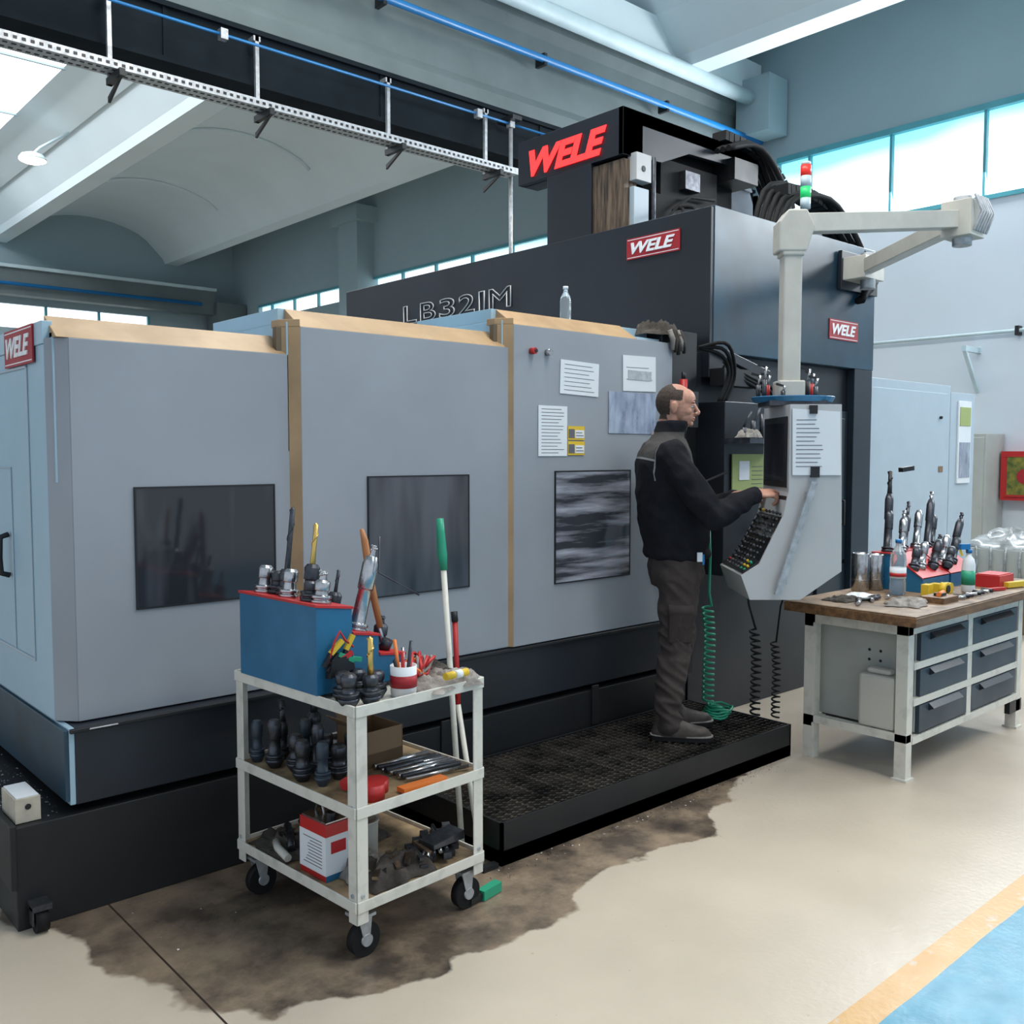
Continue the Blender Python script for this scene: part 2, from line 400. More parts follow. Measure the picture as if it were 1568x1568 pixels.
for x in(.2,1.4,2.55,3.72,5.0,6.15):
    b.bx(x-.016,x+.016,7.26,7.29,4.30,4.98,GALV);b.bx(x-.03,x+.03,7.26,7.355,4.94,4.98,GALV)
    b.prism([(7.02,4.30),(7.30,4.30),(7.30,4.35),(7.02,4.35)],x-.02,x+.02,'x',BLACK)
    b.prism([(7.02,4.32),(7.04,4.30),(7.30,4.18),(7.30,4.22)],x-.01,x+.01,'x',BLACK)
b.obj()
b=B('ceiling_lamp');L=(4.43,16.06,6.15)
b.tube([(4.43,16.06,6.22),(4.55,16.06,6.35),(4.97,16.06,6.66)],.02,PIPEW,8)
b.lathe([(.05,.10),(.16,.06),(.20,0),(.20,-.02)],PIPEW,Matrix.Translation(L))
b.lathe([(.19,-.03),(.12,-.06)],LAMPM,Matrix.Translation(L));b.obj()
# wall furniture
b=B('wall_pipe')
b.cyl((10.93,-6,2.93),(10.93,7.2,2.93),.02,PIPEW,seg=8);b.cyl((10.93,-6,2.1),(10.93,3.9,2.1),.012,PIPEW,seg=8)
for y in(4.05,6.1): b.bx(10.9,11,y-.02,y+.02,2.88,2.98,BLACK)
b.obj()
b=B('wall_bracket');b.bx(10.6,11,4.45,4.5,2.72,2.78,PIPEW);b.beam((10.62,4.475,2.74),(10.99,4.475,2.3),.04,.04,PIPEW);b.obj()
b=B('grey_storage_cabinet');b.bx(10.5,10.98,4.17,4.62,.0,1.82,CABW);b.bx(10.49,10.5,4.19,4.385,.06,1.78,CABW);b.bx(10.49,10.5,4.395,4.6,.06,1.78,CABW);b.bx(10.46,10.49,4.37,4.38,.85,1.0,BLACK);b.obj(bevel=.006)
b=B('fire_hose_box');b.bx(10.85,11.0,3.45,4.15,1.1,1.63,REDP);b.bx(10.84,10.85,3.52,4.08,1.16,1.57,PICT)
b.bx(10.83,10.84,3.50,4.10,1.14,1.16,REDP);b.bx(10.83,10.84,3.5,4.10,1.57,1.59,REDP)
M=Matrix.Translation((10.835,3.90,1.36))@Matrix.Rotation(math.pi/2,4,'Y');b.lathe([(.06,0),(.08,0),(.08,.006),(.06,.006)],LOGOR,M);b.obj()
b=B('plastic_wrapped_crate');b.bx(8.9,9.9,2.9,3.85,0,.50,CARD);b.bx(8.92,9.88,2.92,3.83,.50,.74,CABW);b.cloth(9.4,3.37,.74,.9,.8,.2,WRAP,3)
for k in range(7): b.tube([(8.90,2.95+.13*k,.45),(8.89,2.98+.12*k,.64),(8.93,2.96+.13*k,.76)],.012,WRAP,6)
b.obj()
b=B('electrical_cabinet')
b.bx(6.62,8.06,3.5,4.25,.0,2.17,CABG);b.bx(8.07,8.55,3.5,4.2,.0,2.12,CABG)
b.bx(6.7,7.98,3.49,3.5,.1,2.1,CABG)
b.cyl((7.85,3.49,1.9),(7.85,3.47,1.9),.012,BLACK);b.bx(7.84,7.92,3.485,3.49,1.45,1.5,CARD)
b.bx(8.2,8.45,3.485,3.5,1.35,2.05,PAPER);b.bx(8.22,8.43,3.48,3.485,1.84,2.0,PAPERG);b.bx(8.22,8.43,3.48,3.485,1.4,1.7,PLATE)
b.obj(bevel=.008)
# ---------------------------------------------------------------- milling machine
mm=empty('milling_machine')
b=B('enclosure')
secs=[(.99,1.90,2.0,3.46),(1.86,3.04,2.11,3.42),(2.99,4.25,2.22,3.40)]
for i,(x0,x1,zt,yf) in enumerate(secs):
    b.bx(x0+.06,x1,yf,yf+.04,.66,zt,GREY)
    b.prism([(x0,yf+.07),(x0+.06,yf),(x0+.06,yf+.07)],.66,zt,'z',TAN if i else GREY)
    if i: b.bx(x0-.015,x0+.01,yf+.06,yf+.09,.66,zt,TAND)
    b.prism([(yf,zt),(yf+.13,zt+.085),(yf+.13,zt)],x0+.06 if i else x0+.02,x1-(.3 if i==2 else .02),'x',TAN)
    if i==2: b.prism([(yf,zt),(yf+.13,zt+.03),(yf+.13,zt)],x1-.3,x1,'x',GREY)
    if i: b.prism([(x0,yf+.07),(x0+.06,yf),(x0+.06,yf+.13),(x0,yf+.13)],zt,zt+.03,'z',TAN)
    b.bx(x0+.02,x1-.02,yf+.04,yf+.74,zt-.5,zt+.02,GREYS)
    if i: b.bx(x0+.03,x0+.08,yf+.13,yf+.74,zt-.1,zt+.085,GREYS)
    if i: b.bx(x0+.08,x1,yf+.13,yf+.74,zt-.1,zt+.08,GREYS)
b.bx(.99,4.3,3.53,7.0,.66,1.98,GREYS)
b.bx(.985,1.02,3.53,7.0,1.98,2.06,GREYS)
for (y0,y1,z0,z1) in((3.73,3.74,.85,1.92),(3.73,5.0,1.91,1.92),(3.73,5.0,.84,.85),(3.98,3.985,.85,1.55),(3.98,5.0,1.545,1.55)): b.bx(.984,.99,y0,y1,z0,z1,CABG)
b.tube([(.985,4.03,1.13),(.955,4.03,1.14),(.95,4.03,1.2),(.955,4.03,1.28),(.985,4.03,1.29)],.011,BLACK,8)
b.obj(mm,bevel=.004)
b=B('viewing_windows')
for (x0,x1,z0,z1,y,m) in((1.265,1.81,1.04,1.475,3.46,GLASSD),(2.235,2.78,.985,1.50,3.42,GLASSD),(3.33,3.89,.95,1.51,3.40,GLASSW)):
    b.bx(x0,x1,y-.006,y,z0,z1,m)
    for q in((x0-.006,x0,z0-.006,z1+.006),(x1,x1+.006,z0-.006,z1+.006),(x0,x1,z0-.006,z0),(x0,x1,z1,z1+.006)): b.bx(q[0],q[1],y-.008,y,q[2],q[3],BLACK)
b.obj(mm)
b=B('base_skirt')
b.bx(1.02,4.4,3.405,7.0,.385,.655,NAVY);b.bx(1.0,1.02,3.41,7.0,.385,.655,GREYS)
b.bx(.985,1.0,3.41,7.0,.40,.65,COLB)  # blue panel paints a glossy sheen onto the dark skirt's end
b.bx(1.0,4.3,3.387,3.405,.64,.655,BLACK)
b.bx(1.06,1.16,3.38,3.387,.645,.652,STEEL)
b.bx(.82,4.4,3.40,7.0,.0,.355,BLACK);b.bx(1.1,4.35,3.5,7,.355,.39,BLACK)
b.bx(.8,.82,3.38,7,.15,.37,BLACK)
for x in(2.6,3.6): b.bx(x,x+.05,3.39,3.40,.17,.38,BLACK)
b.obj(mm,bevel=.003)
b=B('caster')
yy=3.36
b.cyl((.86,yy,.04),(.9,yy,.04),.04,BLACKR);b.bx(.85,.91,yy-.03,yy+.05,.08,.10,STEELD);b.bx(.85,.855,yy-.02,yy+.02,.03,.09,STEELD)
b.obj(mm)
b=B('bridge_and_column')
b.bx(4.59,4.74,3.40,7.35,2.05,3.04,NAVY)
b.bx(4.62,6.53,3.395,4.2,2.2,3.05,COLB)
b.bx(4.74,5.9,4.2,7.3,2.2,2.98,NAVY)
b.bx(4.5,6.5,3.46,4.3,0,2.2,NAVY)
b.bx(6.28,6.53,3.40,3.46,0,2.2,NAVYB)
b.bx(4.3,4.5,3.50,4.2,0,2.0,BLACK)
b.bx(5.9,6.27,3.44,3.46,.85,1.9,NAVYB);b.bx(5.9,6.27,3.44,3.46,.1,.82,NAVYB)
b.bx(5.94,6.22,3.432,3.44,.9,1.85,NAVY)
b.tube([(6.17,3.44,1.1),(6.17,3.40,1.11),(6.17,3.40,1.27),(6.17,3.44,1.28)],.012,BLACK,8)
b.prism([(4.60,2.2),(4.60,2.25),(5.2,2.12),(5.2,2.05)],3.38,3.46,'y',NAVY)
b.bx(4.5,5.2,3.22,3.46,0.9,1.9,NAVY)
b.bx(4.18,4.5,3.42,3.6,.3,2.3,BLACK)
b.obj(mm,bevel=.005)
b=B('spindle_head')
b.bx(4.8,4.86,4.27,5.3,3.58,3.89,NAVY);b.bx(4.84,6.38,4.27,5.3,3.80,3.89,NAVY);b.bx(4.84,5.0,4.27,5.3,3.58,3.84,NAVY)
b.prism([(4.8,3.89),(6.38,3.89),(6.38,3.75),(5.5,3.72),(5.2,3.60),(4.8,3.58)],4.27,4.31,'y',NAVY)
b.bx(4.86,5.9,4.58,5.05,2.9,3.7,BLACKR)
b.bx(5.15,6.2,4.40,5.2,2.95,3.80,BLACKR)
b.bx(4.80,4.86,4.56,4.99,2.9,3.58,NAVY)
b.bx(4.82,4.95,4.28,4.56,3.02,3.56,RUST)
b.bx(4.88,5.03,4.24,4.30,3.10,3.38,CABG);b.bx(4.88,5.03,4.22,4.30,3.42,3.6,LGREY);b.cyl((4.95,4.22,3.5),(4.95,4.215,3.5),.02,BLACK)
b.bx(5.1,5.7,4.3,4.58,3.05,3.4,BLACKR);b.bx(5.25,5.9,4.32,4.6,3.4,3.66,BLACKR)
b.cyl((5.12,4.28,3.05),(5.12,4.28,3.62),.02,STEELD);b.cyl((5.65,4.28,3.3),(5.85,4.28,3.3),.035,STEELD)
b.tube([(5.3,4.27,3.05),(5.32,4.26,3.3),(5.5,4.26,3.42),(5.8,4.27,3.45)],.014,BLACKR,8)
b.bx(5.45,5.62,4.26,4.32,3.47,3.6,STEELD)
b.bx(5.95,6.25,4.2,4.5,3.62,3.78,BLACK)
b.obj(mm,bevel=.004)
b=B('cable_chains')
def spl(pts,n):
    P=[]
    for i in range(n+1):
        t=i/n*(len(pts)-1);k=min(int(t),len(pts)-2);f=t-k
        a=[Vector(pts[max(k-1,0)]),Vector(pts[k]),Vector(pts[k+1]),Vector(pts[min(k+2,len(pts)-1)])]
        P.append(.5*((2*a[1])+(-a[0]+a[2])*f+(2*a[0]-5*a[1]+4*a[2]-a[3])*f*f+(-a[0]+3*a[1]-3*a[2]+a[3])*f**3))
    return P
def chain(pts,w,n,m=BLACKR):
    P=spl(pts,n)
    for i in range(n): b.beam(P[i],P[i]+(P[i+1]-P[i])*.82,w,.07,m)
chain([(5.85,4.27,3.92),(6.3,4.27,3.88),(6.6,4.22,3.66),(6.68,4.2,3.3),(6.6,4.2,3.0)],.12,26)
chain([(5.6,3.6,3.35),(5.95,3.6,3.36),(6.3,3.6,3.25),(6.44,3.6,3.0),(6.36,3.6,2.75)],.14,22)
for k in range(5):
    b.tube(spl([(5.45,3.5+.05*k,3.05),(5.62,3.5+.05*k,3.28+.03*k),(6.05,3.48+.05*k,3.34+.02*k),(6.34,3.44+.05*k,3.12),(6.38+.02*k,3.36,2.85),(6.25,3.34+.01*k,2.66)],18),.021,BLACKR,8)
for k in range(5):
    b.tube(spl([(5.8,4.15+.05*k,3.8),(6.2,4.15+.05*k,3.88+.03*k),(6.5,4.12+.05*k,3.6),(6.55,4.1,3.2),(6.4,4.0,3.05)],16),.022,BLACKR,8)
for k in range(3): b.tube(spl([(5.0,3.9+.1*k,3.05),(5.1,3.9+.1*k,3.2),(5.3,4.2,3.3)],10),.012,BLACKR,8)
b.obj(mm)
b=B('column_fittings')
b.bx(4.28,4.36,3.3,3.44,1.75,1.95,BLACK);b.cyl((4.3,3.36,1.80),(4.3,3.36,2.02),.022,REDP)
b.cyl((4.3,3.36,2.02),(4.3,3.36,2.06),.012,BLACK)
for k in range(3):
    b.tube(spl([(4.55+.03*k,3.3,1.9),(4.6+.03*k,3.27,2.06),(4.5,3.25-.02*k,2.16+.03*k),(4.38,3.32,2.2)],14),.011,BLACKR,8)
    b.tube(spl([(4.65,3.34,2.14-.03*k),(4.85,3.30,2.06-.02*k),(5.05,3.25,1.98-.03*k),(5.0,3.2,1.8)],14),.012,BLACKR,8)
b.bx(4.6,5.0,3.3,3.4,2.0,2.1,BLACK)
b.bx(4.5,5.0,3.05,3.22,1.66,1.69,STEELD)
for k in range(5):
    x=4.54+.09*k;b.cyl((x,3.12,1.69),(x,3.12,1.75+.04*(k%3)),.014,STEELD,seg=10);b.cyl((x,3.12,1.75),(x+.04,3.10,1.84+.03*(k%2)),.007,STEELD,seg=8)
b.cloth(4.56,3.10,1.69,.14,.10,.06,CLOTH,41)
b.bx(4.56,4.88,3.205,3.212,1.36,1.60,PAPERG);b.bx(4.62,4.72,3.20,3.206,1.45,1.56,PAPER)
for k in range(6): b.bx(4.75,4.86,3.203,3.206,1.40+.025*k,1.403+.025*k,INK)
b.bx(4.38,4.495,3.40,3.415,1.25,1.38,PAPERT)
b.cyl((4.9,3.1,1.15),(4.9,3.1,1.35),.03,PAPER);b.bx(4.85,4.95,3.05,3.22,1.13,1.15,BLACK)
b.obj(mm)
b=B('hanging_gloves')
b.cloth(4.19,3.47,2.26,.26,.16,.10,CLOTHD,31,rz=-.3)
for k in range(5): b.tube([(4.20+.022*k,3.385,2.29),(4.22+.024*k,3.375,2.24-.004*k),(4.225+.026*k,3.38,2.18-.012*(k%3))],[.017,.016,.010],CLOTHD if k%3 else CLOTH,8)
b.obj(mm)
def logo(name,cx,cz,w,h,face,plane,parent=mm):
    b=B(name+'_plate')
    if face=='y':
        b.bx(cx-w/2,cx+w/2,plane-.006,plane,cz-h/2,cz+h/2,LOGOR);b.bx(cx-w/2+.008,cx+w/2-.008,plane-.0065,plane-.006,cz-h/2+.008,cz-h/2+.012,WHT);b.bx(cx-w/2+.008,cx+w/2-.008,plane-.0065,plane-.006,cz+h/2-.012,cz+h/2-.008,WHT);b.obj(parent)
        text(name+'_lettering','WELE',w*.82,h*.55,(cx-w*.41,plane-.008,cz-h*.27),FY,WHT,parent,.3,.03)
    else:
        b.bx(plane-.006,plane,cx-w/2,cx+w/2,cz-h/2,cz+h/2,LOGOR);b.bx(plane-.0065,plane-.006,cx-w/2+.008,cx+w/2-.008,cz-h/2+.008,cz-h/2+.012,WHT);b.bx(plane-.0065,plane-.006,cx-w/2+.008,cx+w/2-.008,cz+h/2-.012,cz+h/2-.008,WHT);b.obj(parent)
        text(name+'_lettering','WELE',w*.82,h*.55,(plane-.008,cx+w*.41,cz-h*.27),FX,WHT,parent,.3,.03)
logo('column_logo',6.1,2.45,.38,.135,'y',3.394)
logo('guard_logo',3.83,2.885,.42,.13,'x',4.588)
logo('side_logo',3.80,1.99,.36,.135,'x',.984)
yy=6.47
for ch,wd in (('L',.19),('B',.21),('3',.20),('2',.20),('1',.075),('M',.25)):
    text('model_letter_'+ch.lower(),ch,wd,.15,(4.583,yy,2.66),FX,LGREY,mm,0,0.01,outline=.018);yy-=wd+.042
text('glowing_sign_lettering','WELE',.76,.185,(4.79,5.17,3.615),FX,GLOW,mm,.3,.045)
def sheet(name,x0,x1,z0,z1,y,m,lines=0,tilt=0):
    b=B(name);cx,cz=(x0+x1)/2,(z0+z1)/2
    M=Matrix.Translation((cx,y,cz))@Matrix.Rotation(tilt,4,'Y')
    w,h=x1-x0,z1-z0
    b.bx(-w/2,w/2,-.003,0,-h/2,h/2,m,M)
    for i in range(lines):
        zz=h/2-(i+1)*h/(lines+1);b.bx(-w*.4,w*(.4-.25*random.random()),-.0036,-.003,zz-.002,zz+.001,INK,M)
    return b
b=sheet('paper_sheet',3.36,3.64,1.90,2.07,3.398,PAPER,7,.03);b.obj()
b=sheet('paper_sheet',3.83,4.10,1.94,2.13,3.398,PAPER,2,-.02);b.bx(3.87,4.06,3.392,3.395,2.0,2.05,GALV);b.obj()
b=sheet('metal_notice_plate',3.72,4.11,1.71,1.93,3.398,PLATE,0);b.obj()
b=sheet('instruction_sheet',3.21,3.41,1.59,1.84,3.398,PAPER,14,0);b.obj()
b=B('warning_sticker')
for z in(1.595,1.672):
    b.bx(3.415,3.535,3.394,3.398,z,z+.07,YEL);b.bx(3.42,3.46,3.392,3.394,z+.01,z+.055,INK);b.bx(3.465,3.53,3.392,3.394,z+.01,z+.05,PAPER)
    b.bx(3.47,3.525,3.391,3.392,z+.02,z+.024,INK);b.bx(3.47,3.515,3.391,3.392,z+.035,z+.039,INK)
b.obj()
b=B('lock_knobs')
for x,m in((3.165,REDP),(3.27,STEEL)): b.cyl((x,3.40,2.1),(x,3.37,2.1),.016,m)
b.cyl((3.17,3.37,2.1),(3.17,3.366,2.1),.009,BLACK);b.obj(mm)
b=B('door_latch');b.bx(4.10,4.14,3.37,3.40,.9,1.02,BLACK);b.obj(mm)
b=B('water_bottle');Mb=Matrix.Translation((3.62,3.62,2.302))
b.lathe([(.028,0),(.03,.01),(.03,.11),(.025,.135),(.012,.16),(.012,.175)],CLEAR,Mb);b.lathe([(.014,.175),(.014,.19)],PAPER,Mb);b.obj()
b=B('signal_tower');q=(5.63,3.42)
b.cyl((q[0],q[1],3.05),(q[0],q[1],3.24),.012,PIPEW);b.cyl((q[0],q[1],3.2),(q[0],q[1],3.27),.033,PIPEW)
b.cyl((q[0],q[1],3.27),(q[0],q[1],3.34),.034,LEDG);b.cyl((q[0],q[1],3.34),(q[0],q[1],3.41),.034,PIPEW);b.cyl((q[0],q[1],3.41),(q[0],q[1],3.48),.034,LEDR);b.cyl((q[0],q[1],3.48),(q[0],q[1],3.50),.03,PIPEW);b.obj(mm)
# ---------------------------------------------------------------- platform
b=B('grated_platform')
x0,x1,y0,y1,zt=2.36,4.40,2.70,3.375,.17
b.bx(x0,x1,y0,y0+.012,0,zt,BLACK);b.bx(x0,x0+.012,y0,y1,0,zt,BLACK);b.bx(x1-.012,x1,y0,y1,0,zt,BLACK);b.bx(x0,x1,y1-.012,y1,0,zt,BLACK)
b.bx(x0,x1,y0,y1,.0,.06,BLACK)
y=y0+.03
while y<y1-.02:
    b.bx(x0+.012,x1-.012,y-.003,y+.003,zt-.03,zt-.004,GRATE)
    xx=x0+.03
    while xx<x1-.03:
        b.bx(xx,xx+.018,y-.004,y+.004,zt-.004,zt,GRATE);xx+=.04
    y+=.034
xx=x0+.1
while xx<x1: b.bx(xx-.003,xx+.003,y0+.01,y1-.01,zt-.024,zt-.008,GRATE);xx+=.12
b.obj()
# ---------------------------------------------------------------- hoses
def coilpts(cx,cy,z0,z1,r,turns,wob=.01):
    P=[];n=turns*12
    for i in range(n+1):
        t=i/n;a=2*math.pi*turns*t
        P.append((cx+r*math.cos(a)+wob*math.sin(7*t),cy+r*math.sin(a)+wob*math.cos(5*t),z0+(z1-z0)*t))
    return P
b=B('coiled_air_hose')
b.tube([(4.20,3.10,1.25),(4.19,3.08,1.05),(4.17,3.07,.85),(4.18,3.06,.78)],.007,GREENP,8)
b.tube(coilpts(4.155,3.06,.78,.26,.028,17),.0065,GREENP,6)
P=[]
for i in range(70):
    a=i*.42;P.append((4.15+.065*math.cos(a)+.001*i,3.02+.07*math.sin(a),.18+.0008*i+.012*abs(math.sin(i*.9))))
b.tube(P,.0065,GREENP,6);b.tube([(4.20,3.10,1.25),(4.22,3.09,1.33)],.012,STEELD,8);b.tube([(4.22,3.09,1.33),(4.3,3.2,1.45),(4.52,3.21,1.5)],.007,BLACKR,8)
b.obj()
b=B('coiled_cable')
b.tube([(4.30,2.92,.95),(4.29,2.90,.8),(4.33,2.88,.66)],.006,BLACKR,8)
b.tube(coilpts(4.33,2.88,.66,.19,.024,14),.006,BLACKR,6)
b.tube(coilpts(4.37,2.78,.60,.19,.02,14),.005,BLACKR,6);b.tube([(4.37,2.78,.60),(4.36,2.75,.8),(4.33,2.70,.90)],.005,BLACKR,8)
b.obj()
# ---------------------------------------------------------------- control pendant (local x = RT, y = FW)
cp=empty('control_pendant',(4.15,2.594,0),RZ)
b=B('pendant_body')
prof=[(-.05,1.835),(.195,1.835),(.21,1.04),(.015,.903),(-.227,.903),(-.27,1.02),(-.185,1.075),(-.125,1.20),(-.075,1.30),(-.05,1.42)]
b.prism(prof,-.2,.26,'y',LGREY)
b.prism([(-.262,1.035),(-.18,1.09),(-.12,1.21),(-.07,1.31),(-.055,1.40),(-.045,1.30),(-.1,1.19),(-.16,1.07),(-.25,1.015)],-.188,.248,'y',BLACK)
b.bx(-.056,-.05,-.17,.23,1.44,1.78,BLACK);b.bx(-.058,-.056,-.14,.20,1.47,1.75,GLASSD)
b.obj(cp,bevel=.006)
b=B('pendant_buttons')
for i in range(12):
    t=i/11
    for j in range(7):
        x=-.25+.165*t+.010;z=1.045+.27*t**1.2
        hot=(i<3 and j<2) or random.random()<.06
        b.cyl((x,-.165+.06*j,z-.006),(x-.009,-.165+.06*j,z+.006),.0065,random.choice([REDP,GREENP,YEL]) if hot else [STEELD,STEELD,INK][j%3],seg=8)
b.obj(cp)
b=B('pendant_handle_rail');b.beam((.06,-.235,1.47),(-.105,-.235,.93),.026,.03,GALV);b.bx(.03,.06,-.235,-.2,1.38,1.42,GALV);b.bx(-.09,-.06,-.235,-.2,.98,1.02,GALV);b.obj(cp)
b=B('clipped_paper');b.prism([(-.04,1.815),(.185,1.80),(.195,1.50),(-.035,1.50)],-.208,-.203,'y',PAPER)
for i in range(12): b.bx(-.02,.06+.05*random.random(),-.2095,-.208,1.76-.02*i,1.763-.02*i,INK)
b.bx(.04,.075,-.22,-.2,1.79,1.83,BLACK);b.bx(.05,.09,-.22,-.2,1.49,1.54,BLACK);b.obj(cp)
b=B('arm')
b.bx(-.045,.045,-.045,.045,1.93,2.66,BEIGE);b.bx(-.065,.065,-.06,.06,1.88,1.96,BEIGE);b.bx(-.055,.055,-.055,.055,2.56,2.60,BEIGE)
b.prism([(-.075,2.58),(.06,2.58),(.10,2.70),(.06,2.78),(-.03,2.78),(-.075,2.72)],-.06,.06,'y',BEIGE)
o=b.obj(cp,bevel=.008)
b=B('tool_tray');b.lathe([(.19,0),(.205,.025),(.20,.028),(.185,.006)],BLUEP,Matrix.Translation((.03,.03,1.855))@Matrix.Scale(.8,4,(0,1,0)),seg=28)
b.bx(-.12,.16,-.1,.12,1.835,1.86,STEELD)
for (x,y,h,m) in((-.12,.0,.16,STEELD),(-.09,.05,.12,REDP),(.1,.02,.15,BLACK),(.13,.05,.13,REDP),(.12,-.04,.10,STEELD),(-.14,.04,.12,STEELD),(-.05,-.08,.06,STEELD)):
    b.cyl((x,y,1.865),(x,y,1.87+h*.6),.011,m,seg=10);b.cyl((x,y,1.87+h*.6),(x+.01,y,1.87+h),.006,STEEL,seg=8)
    b.beam((x,y,1.87+h),(x-.035,y,1.88+h),.010,.010,BLACK)
b.obj(cp)
b=B('support_arm')
pv=Vector((4.15,2.594,2.72));el=Vector((5.27,2.25,2.86));mt=Vector((6.15,3.30,2.86))
b.beam(pv,el,.085,.09,BEIGE);b.beam(el,mt,.085,.09,BEIGE)
b.bx(5.18,5.36,2.17,2.33,2.76,2.95,BEIGE);b.cyl((5.27,2.25,2.72),(5.27,2.25,2.98),.05,GALV)
for k in range(6): b.tube([(5.20+.03*k,2.16,2.78),(5.22+.03*k,2.13,2.88),(5.20+.03*k,2.16,2.97)],.008,GALV,6)
b.bx(6.02,6.28,3.20,3.39,2.78,2.93,BEIGE);b.bx(6.0,6.5,3.36,3.39,2.72,2.98,NAVY);b.cyl((6.15,3.25,2.72),(6.15,3.25,2.96),.05,GALV)
o=b.obj(None,bevel=.006);o.parent=cp;bpy.context.view_layer.update();o.matrix_parent_inverse=cp.matrix_world.inverted()
# ---------------------------------------------------------------- tool holder helper
def holder(b,M,h=.16,m=STEEL,tip=None,tl=.1,tr=.007,sc=1.0):
    s=sc
    b.lathe([(.018*s,-.02),(.03*s,0),(.032*s,.004),(.032*s,.012),(.026*s,.014),(.026*s,.018),(.032*s,.02),(.032*s,.028),(.022*s,.03),(.020*s,h*.55),(.024*s,h*.57),(.025*s,h*.9),(.017*s,h)],m,M)
    if tip:
        pts=[(0,0,h),(0,0,h+tl*.3),(0,0,h+tl*.95),(0,0,h+tl)]
        b.tube(pts,[tr*1.2,tr,tr,.001],tip,8,M)
        for k in range(8):
            a=k*1.1;z=h+tl*(.3+.65*k/8);b.tube([(tr*math.cos(a),tr*math.sin(a),z),(tr*math.cos(a+1),tr*math.sin(a+1),z+tl*.08)],tr*.4,tip,5,M)
T=Matrix.Translation
def TR(x,y,z,ax=0,ay=0): return T((x,y,z))@Euler((ax,ay,0)).to_matrix().to_4x4()
# ---------------------------------------------------------------- cart
CW,CDp=.545,.715
ct=empty('tool_cart',(1.55,2.456,0),math.radians(4))
b=B('cart_frame')
for (x,y,sx,sy) in((0,0,1,1),(CW,0,-1,1),(0,CDp,1,-1),(CW,CDp,-1,-1)):
    b.bx(min(x,x+sx*.045),max(x,x+sx*.045),min(y,y+sy*.005),max(y,y+sy*.005),.13,.825,WHITEP)
    b.bx(min(x,x+sx*.005),max(x,x+sx*.005),min(y,y+sy*.045),max(y,y+sy*.045),.13,.825,WHITEP)
    for z in(.22,.5,.8): 
        b.cyl((x+sx*.022,y-sy*.004,z),(x+sx*.022,y,z),.008,GALV,seg=8);b.cyl((x-sx*.004,y+sy*.022,z),(x,y+sy*.022,z),.008,GALV,seg=8)
for z in(.17,.47,.79):
    b.bx(0,CW,-.006,0,z,z+.036,WHITEP);b.bx(0,CW,CDp,CDp+.006,z,z+.036,WHITEP);b.bx(-.006,0,0,CDp,z,z+.036,WHITEP);b.bx(CW,CW+.006,0,CDp,z,z+.036,WHITEP)
    b.bx(.0,CW,.0,CDp,z,z+.016,PLY if z<.7 else WHITEP)
    if z<.7: b.bx(.0,CW,.0,CDp,z+.016,z+.022,PLY)
b.obj(ct,bevel=.002)
b=B('casters')
for (x,y) in((.05,.05),(CW-.05,.05),(.05,CDp-.05),(CW-.05,CDp-.05)):
    b.bx(x-.035,x+.035,y-.035,y+.035,.135,.145,GALV)
    b.prism([(x-.025,.14),(x+.03,.14),(x+.02,.05),(x+.0,.045)],y-.022,y-.018,'y',GALV)
    b.prism([(x-.025,.14),(x+.03,.14),(x+.02,.05),(x+.0,.045)],y+.018,y+.022,'y',GALV)
    b.cyl((x+.01,y-.016,.055),(x+.01,y+.016,.055),.055,BLACKR,seg=28);b.cyl((x+.01,y-.024,.055),(x+.01,y+.024,.055),.02,GALV)
b.obj(ct)
rk=B('tool_holder_rack')
ry0,ry1=.19,.66;rx=-.01
prof=[(rx,.826),(rx,1.115),(rx+.14,1.095),(rx+.14,1.01),(rx+.25,.99),(rx+.25,.925),(rx+.36,.91),(rx+.36,.826)]
rk.prism(prof,ry0,ry1,'y',BLUEP)
for (xa,xb,za,zb) in((rx-.003,rx+.145,1.118,1.097),(rx+.142,rx+.255,1.012,.992),(rx+.252,rx+.365,.927,.912)):
    rk.prism([(xa,za-.006),(xb,zb-.006),(xb,zb+.003),(xa,za+.003)],ry0-.004,ry1+.004,'y',REDP)
for k,(y,h,m,tip,tl,tr) in enumerate([(.60,.10,STEEL,None,0,0),(.51,.09,STEELD,STEELD,.22,.009),(.44,.10,STEEL,None,0,0),(.36,.12,STEELD,GOLD,.14,.008),(.25,.08,STEEL,STEEL,.03,.012),(.56,.08,STEELD,None,0,0),(.31,.07,STEELD,None,0,0)]):
    holder(rk,TR(rx+.06+(.03 if k%2 else 0),y,1.11,0,.12),h,m,tip,tl,tr,1.05)
holder(rk,TR(rx+.20,.25,1.0,0,.28),.26,STEEL,STEEL,.04,.01,1.15)
holder(rk,TR(rx+.20,.40,1.0,0,.2),.12,STEELD,STEELD,.08,.006,1.0)
holder(rk,TR(rx+.20,.55,1.0,0,.2),.12,STEEL,STEELD,.05,.006,1.0)
holder(rk,TR(rx+.31,.27,.92,0,.15),.09,STEELD,STEELD,.03,.01,1.0)
holder(rk,TR(rx+.31,.42,.92,0,.15),.10,STEELD,STEELD,.06,.006,1.0)
for (x,z,a,m) in((.03,.96,.9,YEL),(.06,.955,-.6,GREENP),(.08,.94,-.3,GREENP),(.05,.93,.5,REDP),(.09,.965,1.2,YEL)):
    rk.beam((x,ry0-.02,z),(x+.07*math.cos(a),ry0-.025,z+.05*math.sin(a)),.014,.016,m)
    rk.beam((x,ry0-.02,z),(x-.04*math.cos(a),ry0-.02,z-.05*abs(math.sin(a))),.012,.012,BLACK)
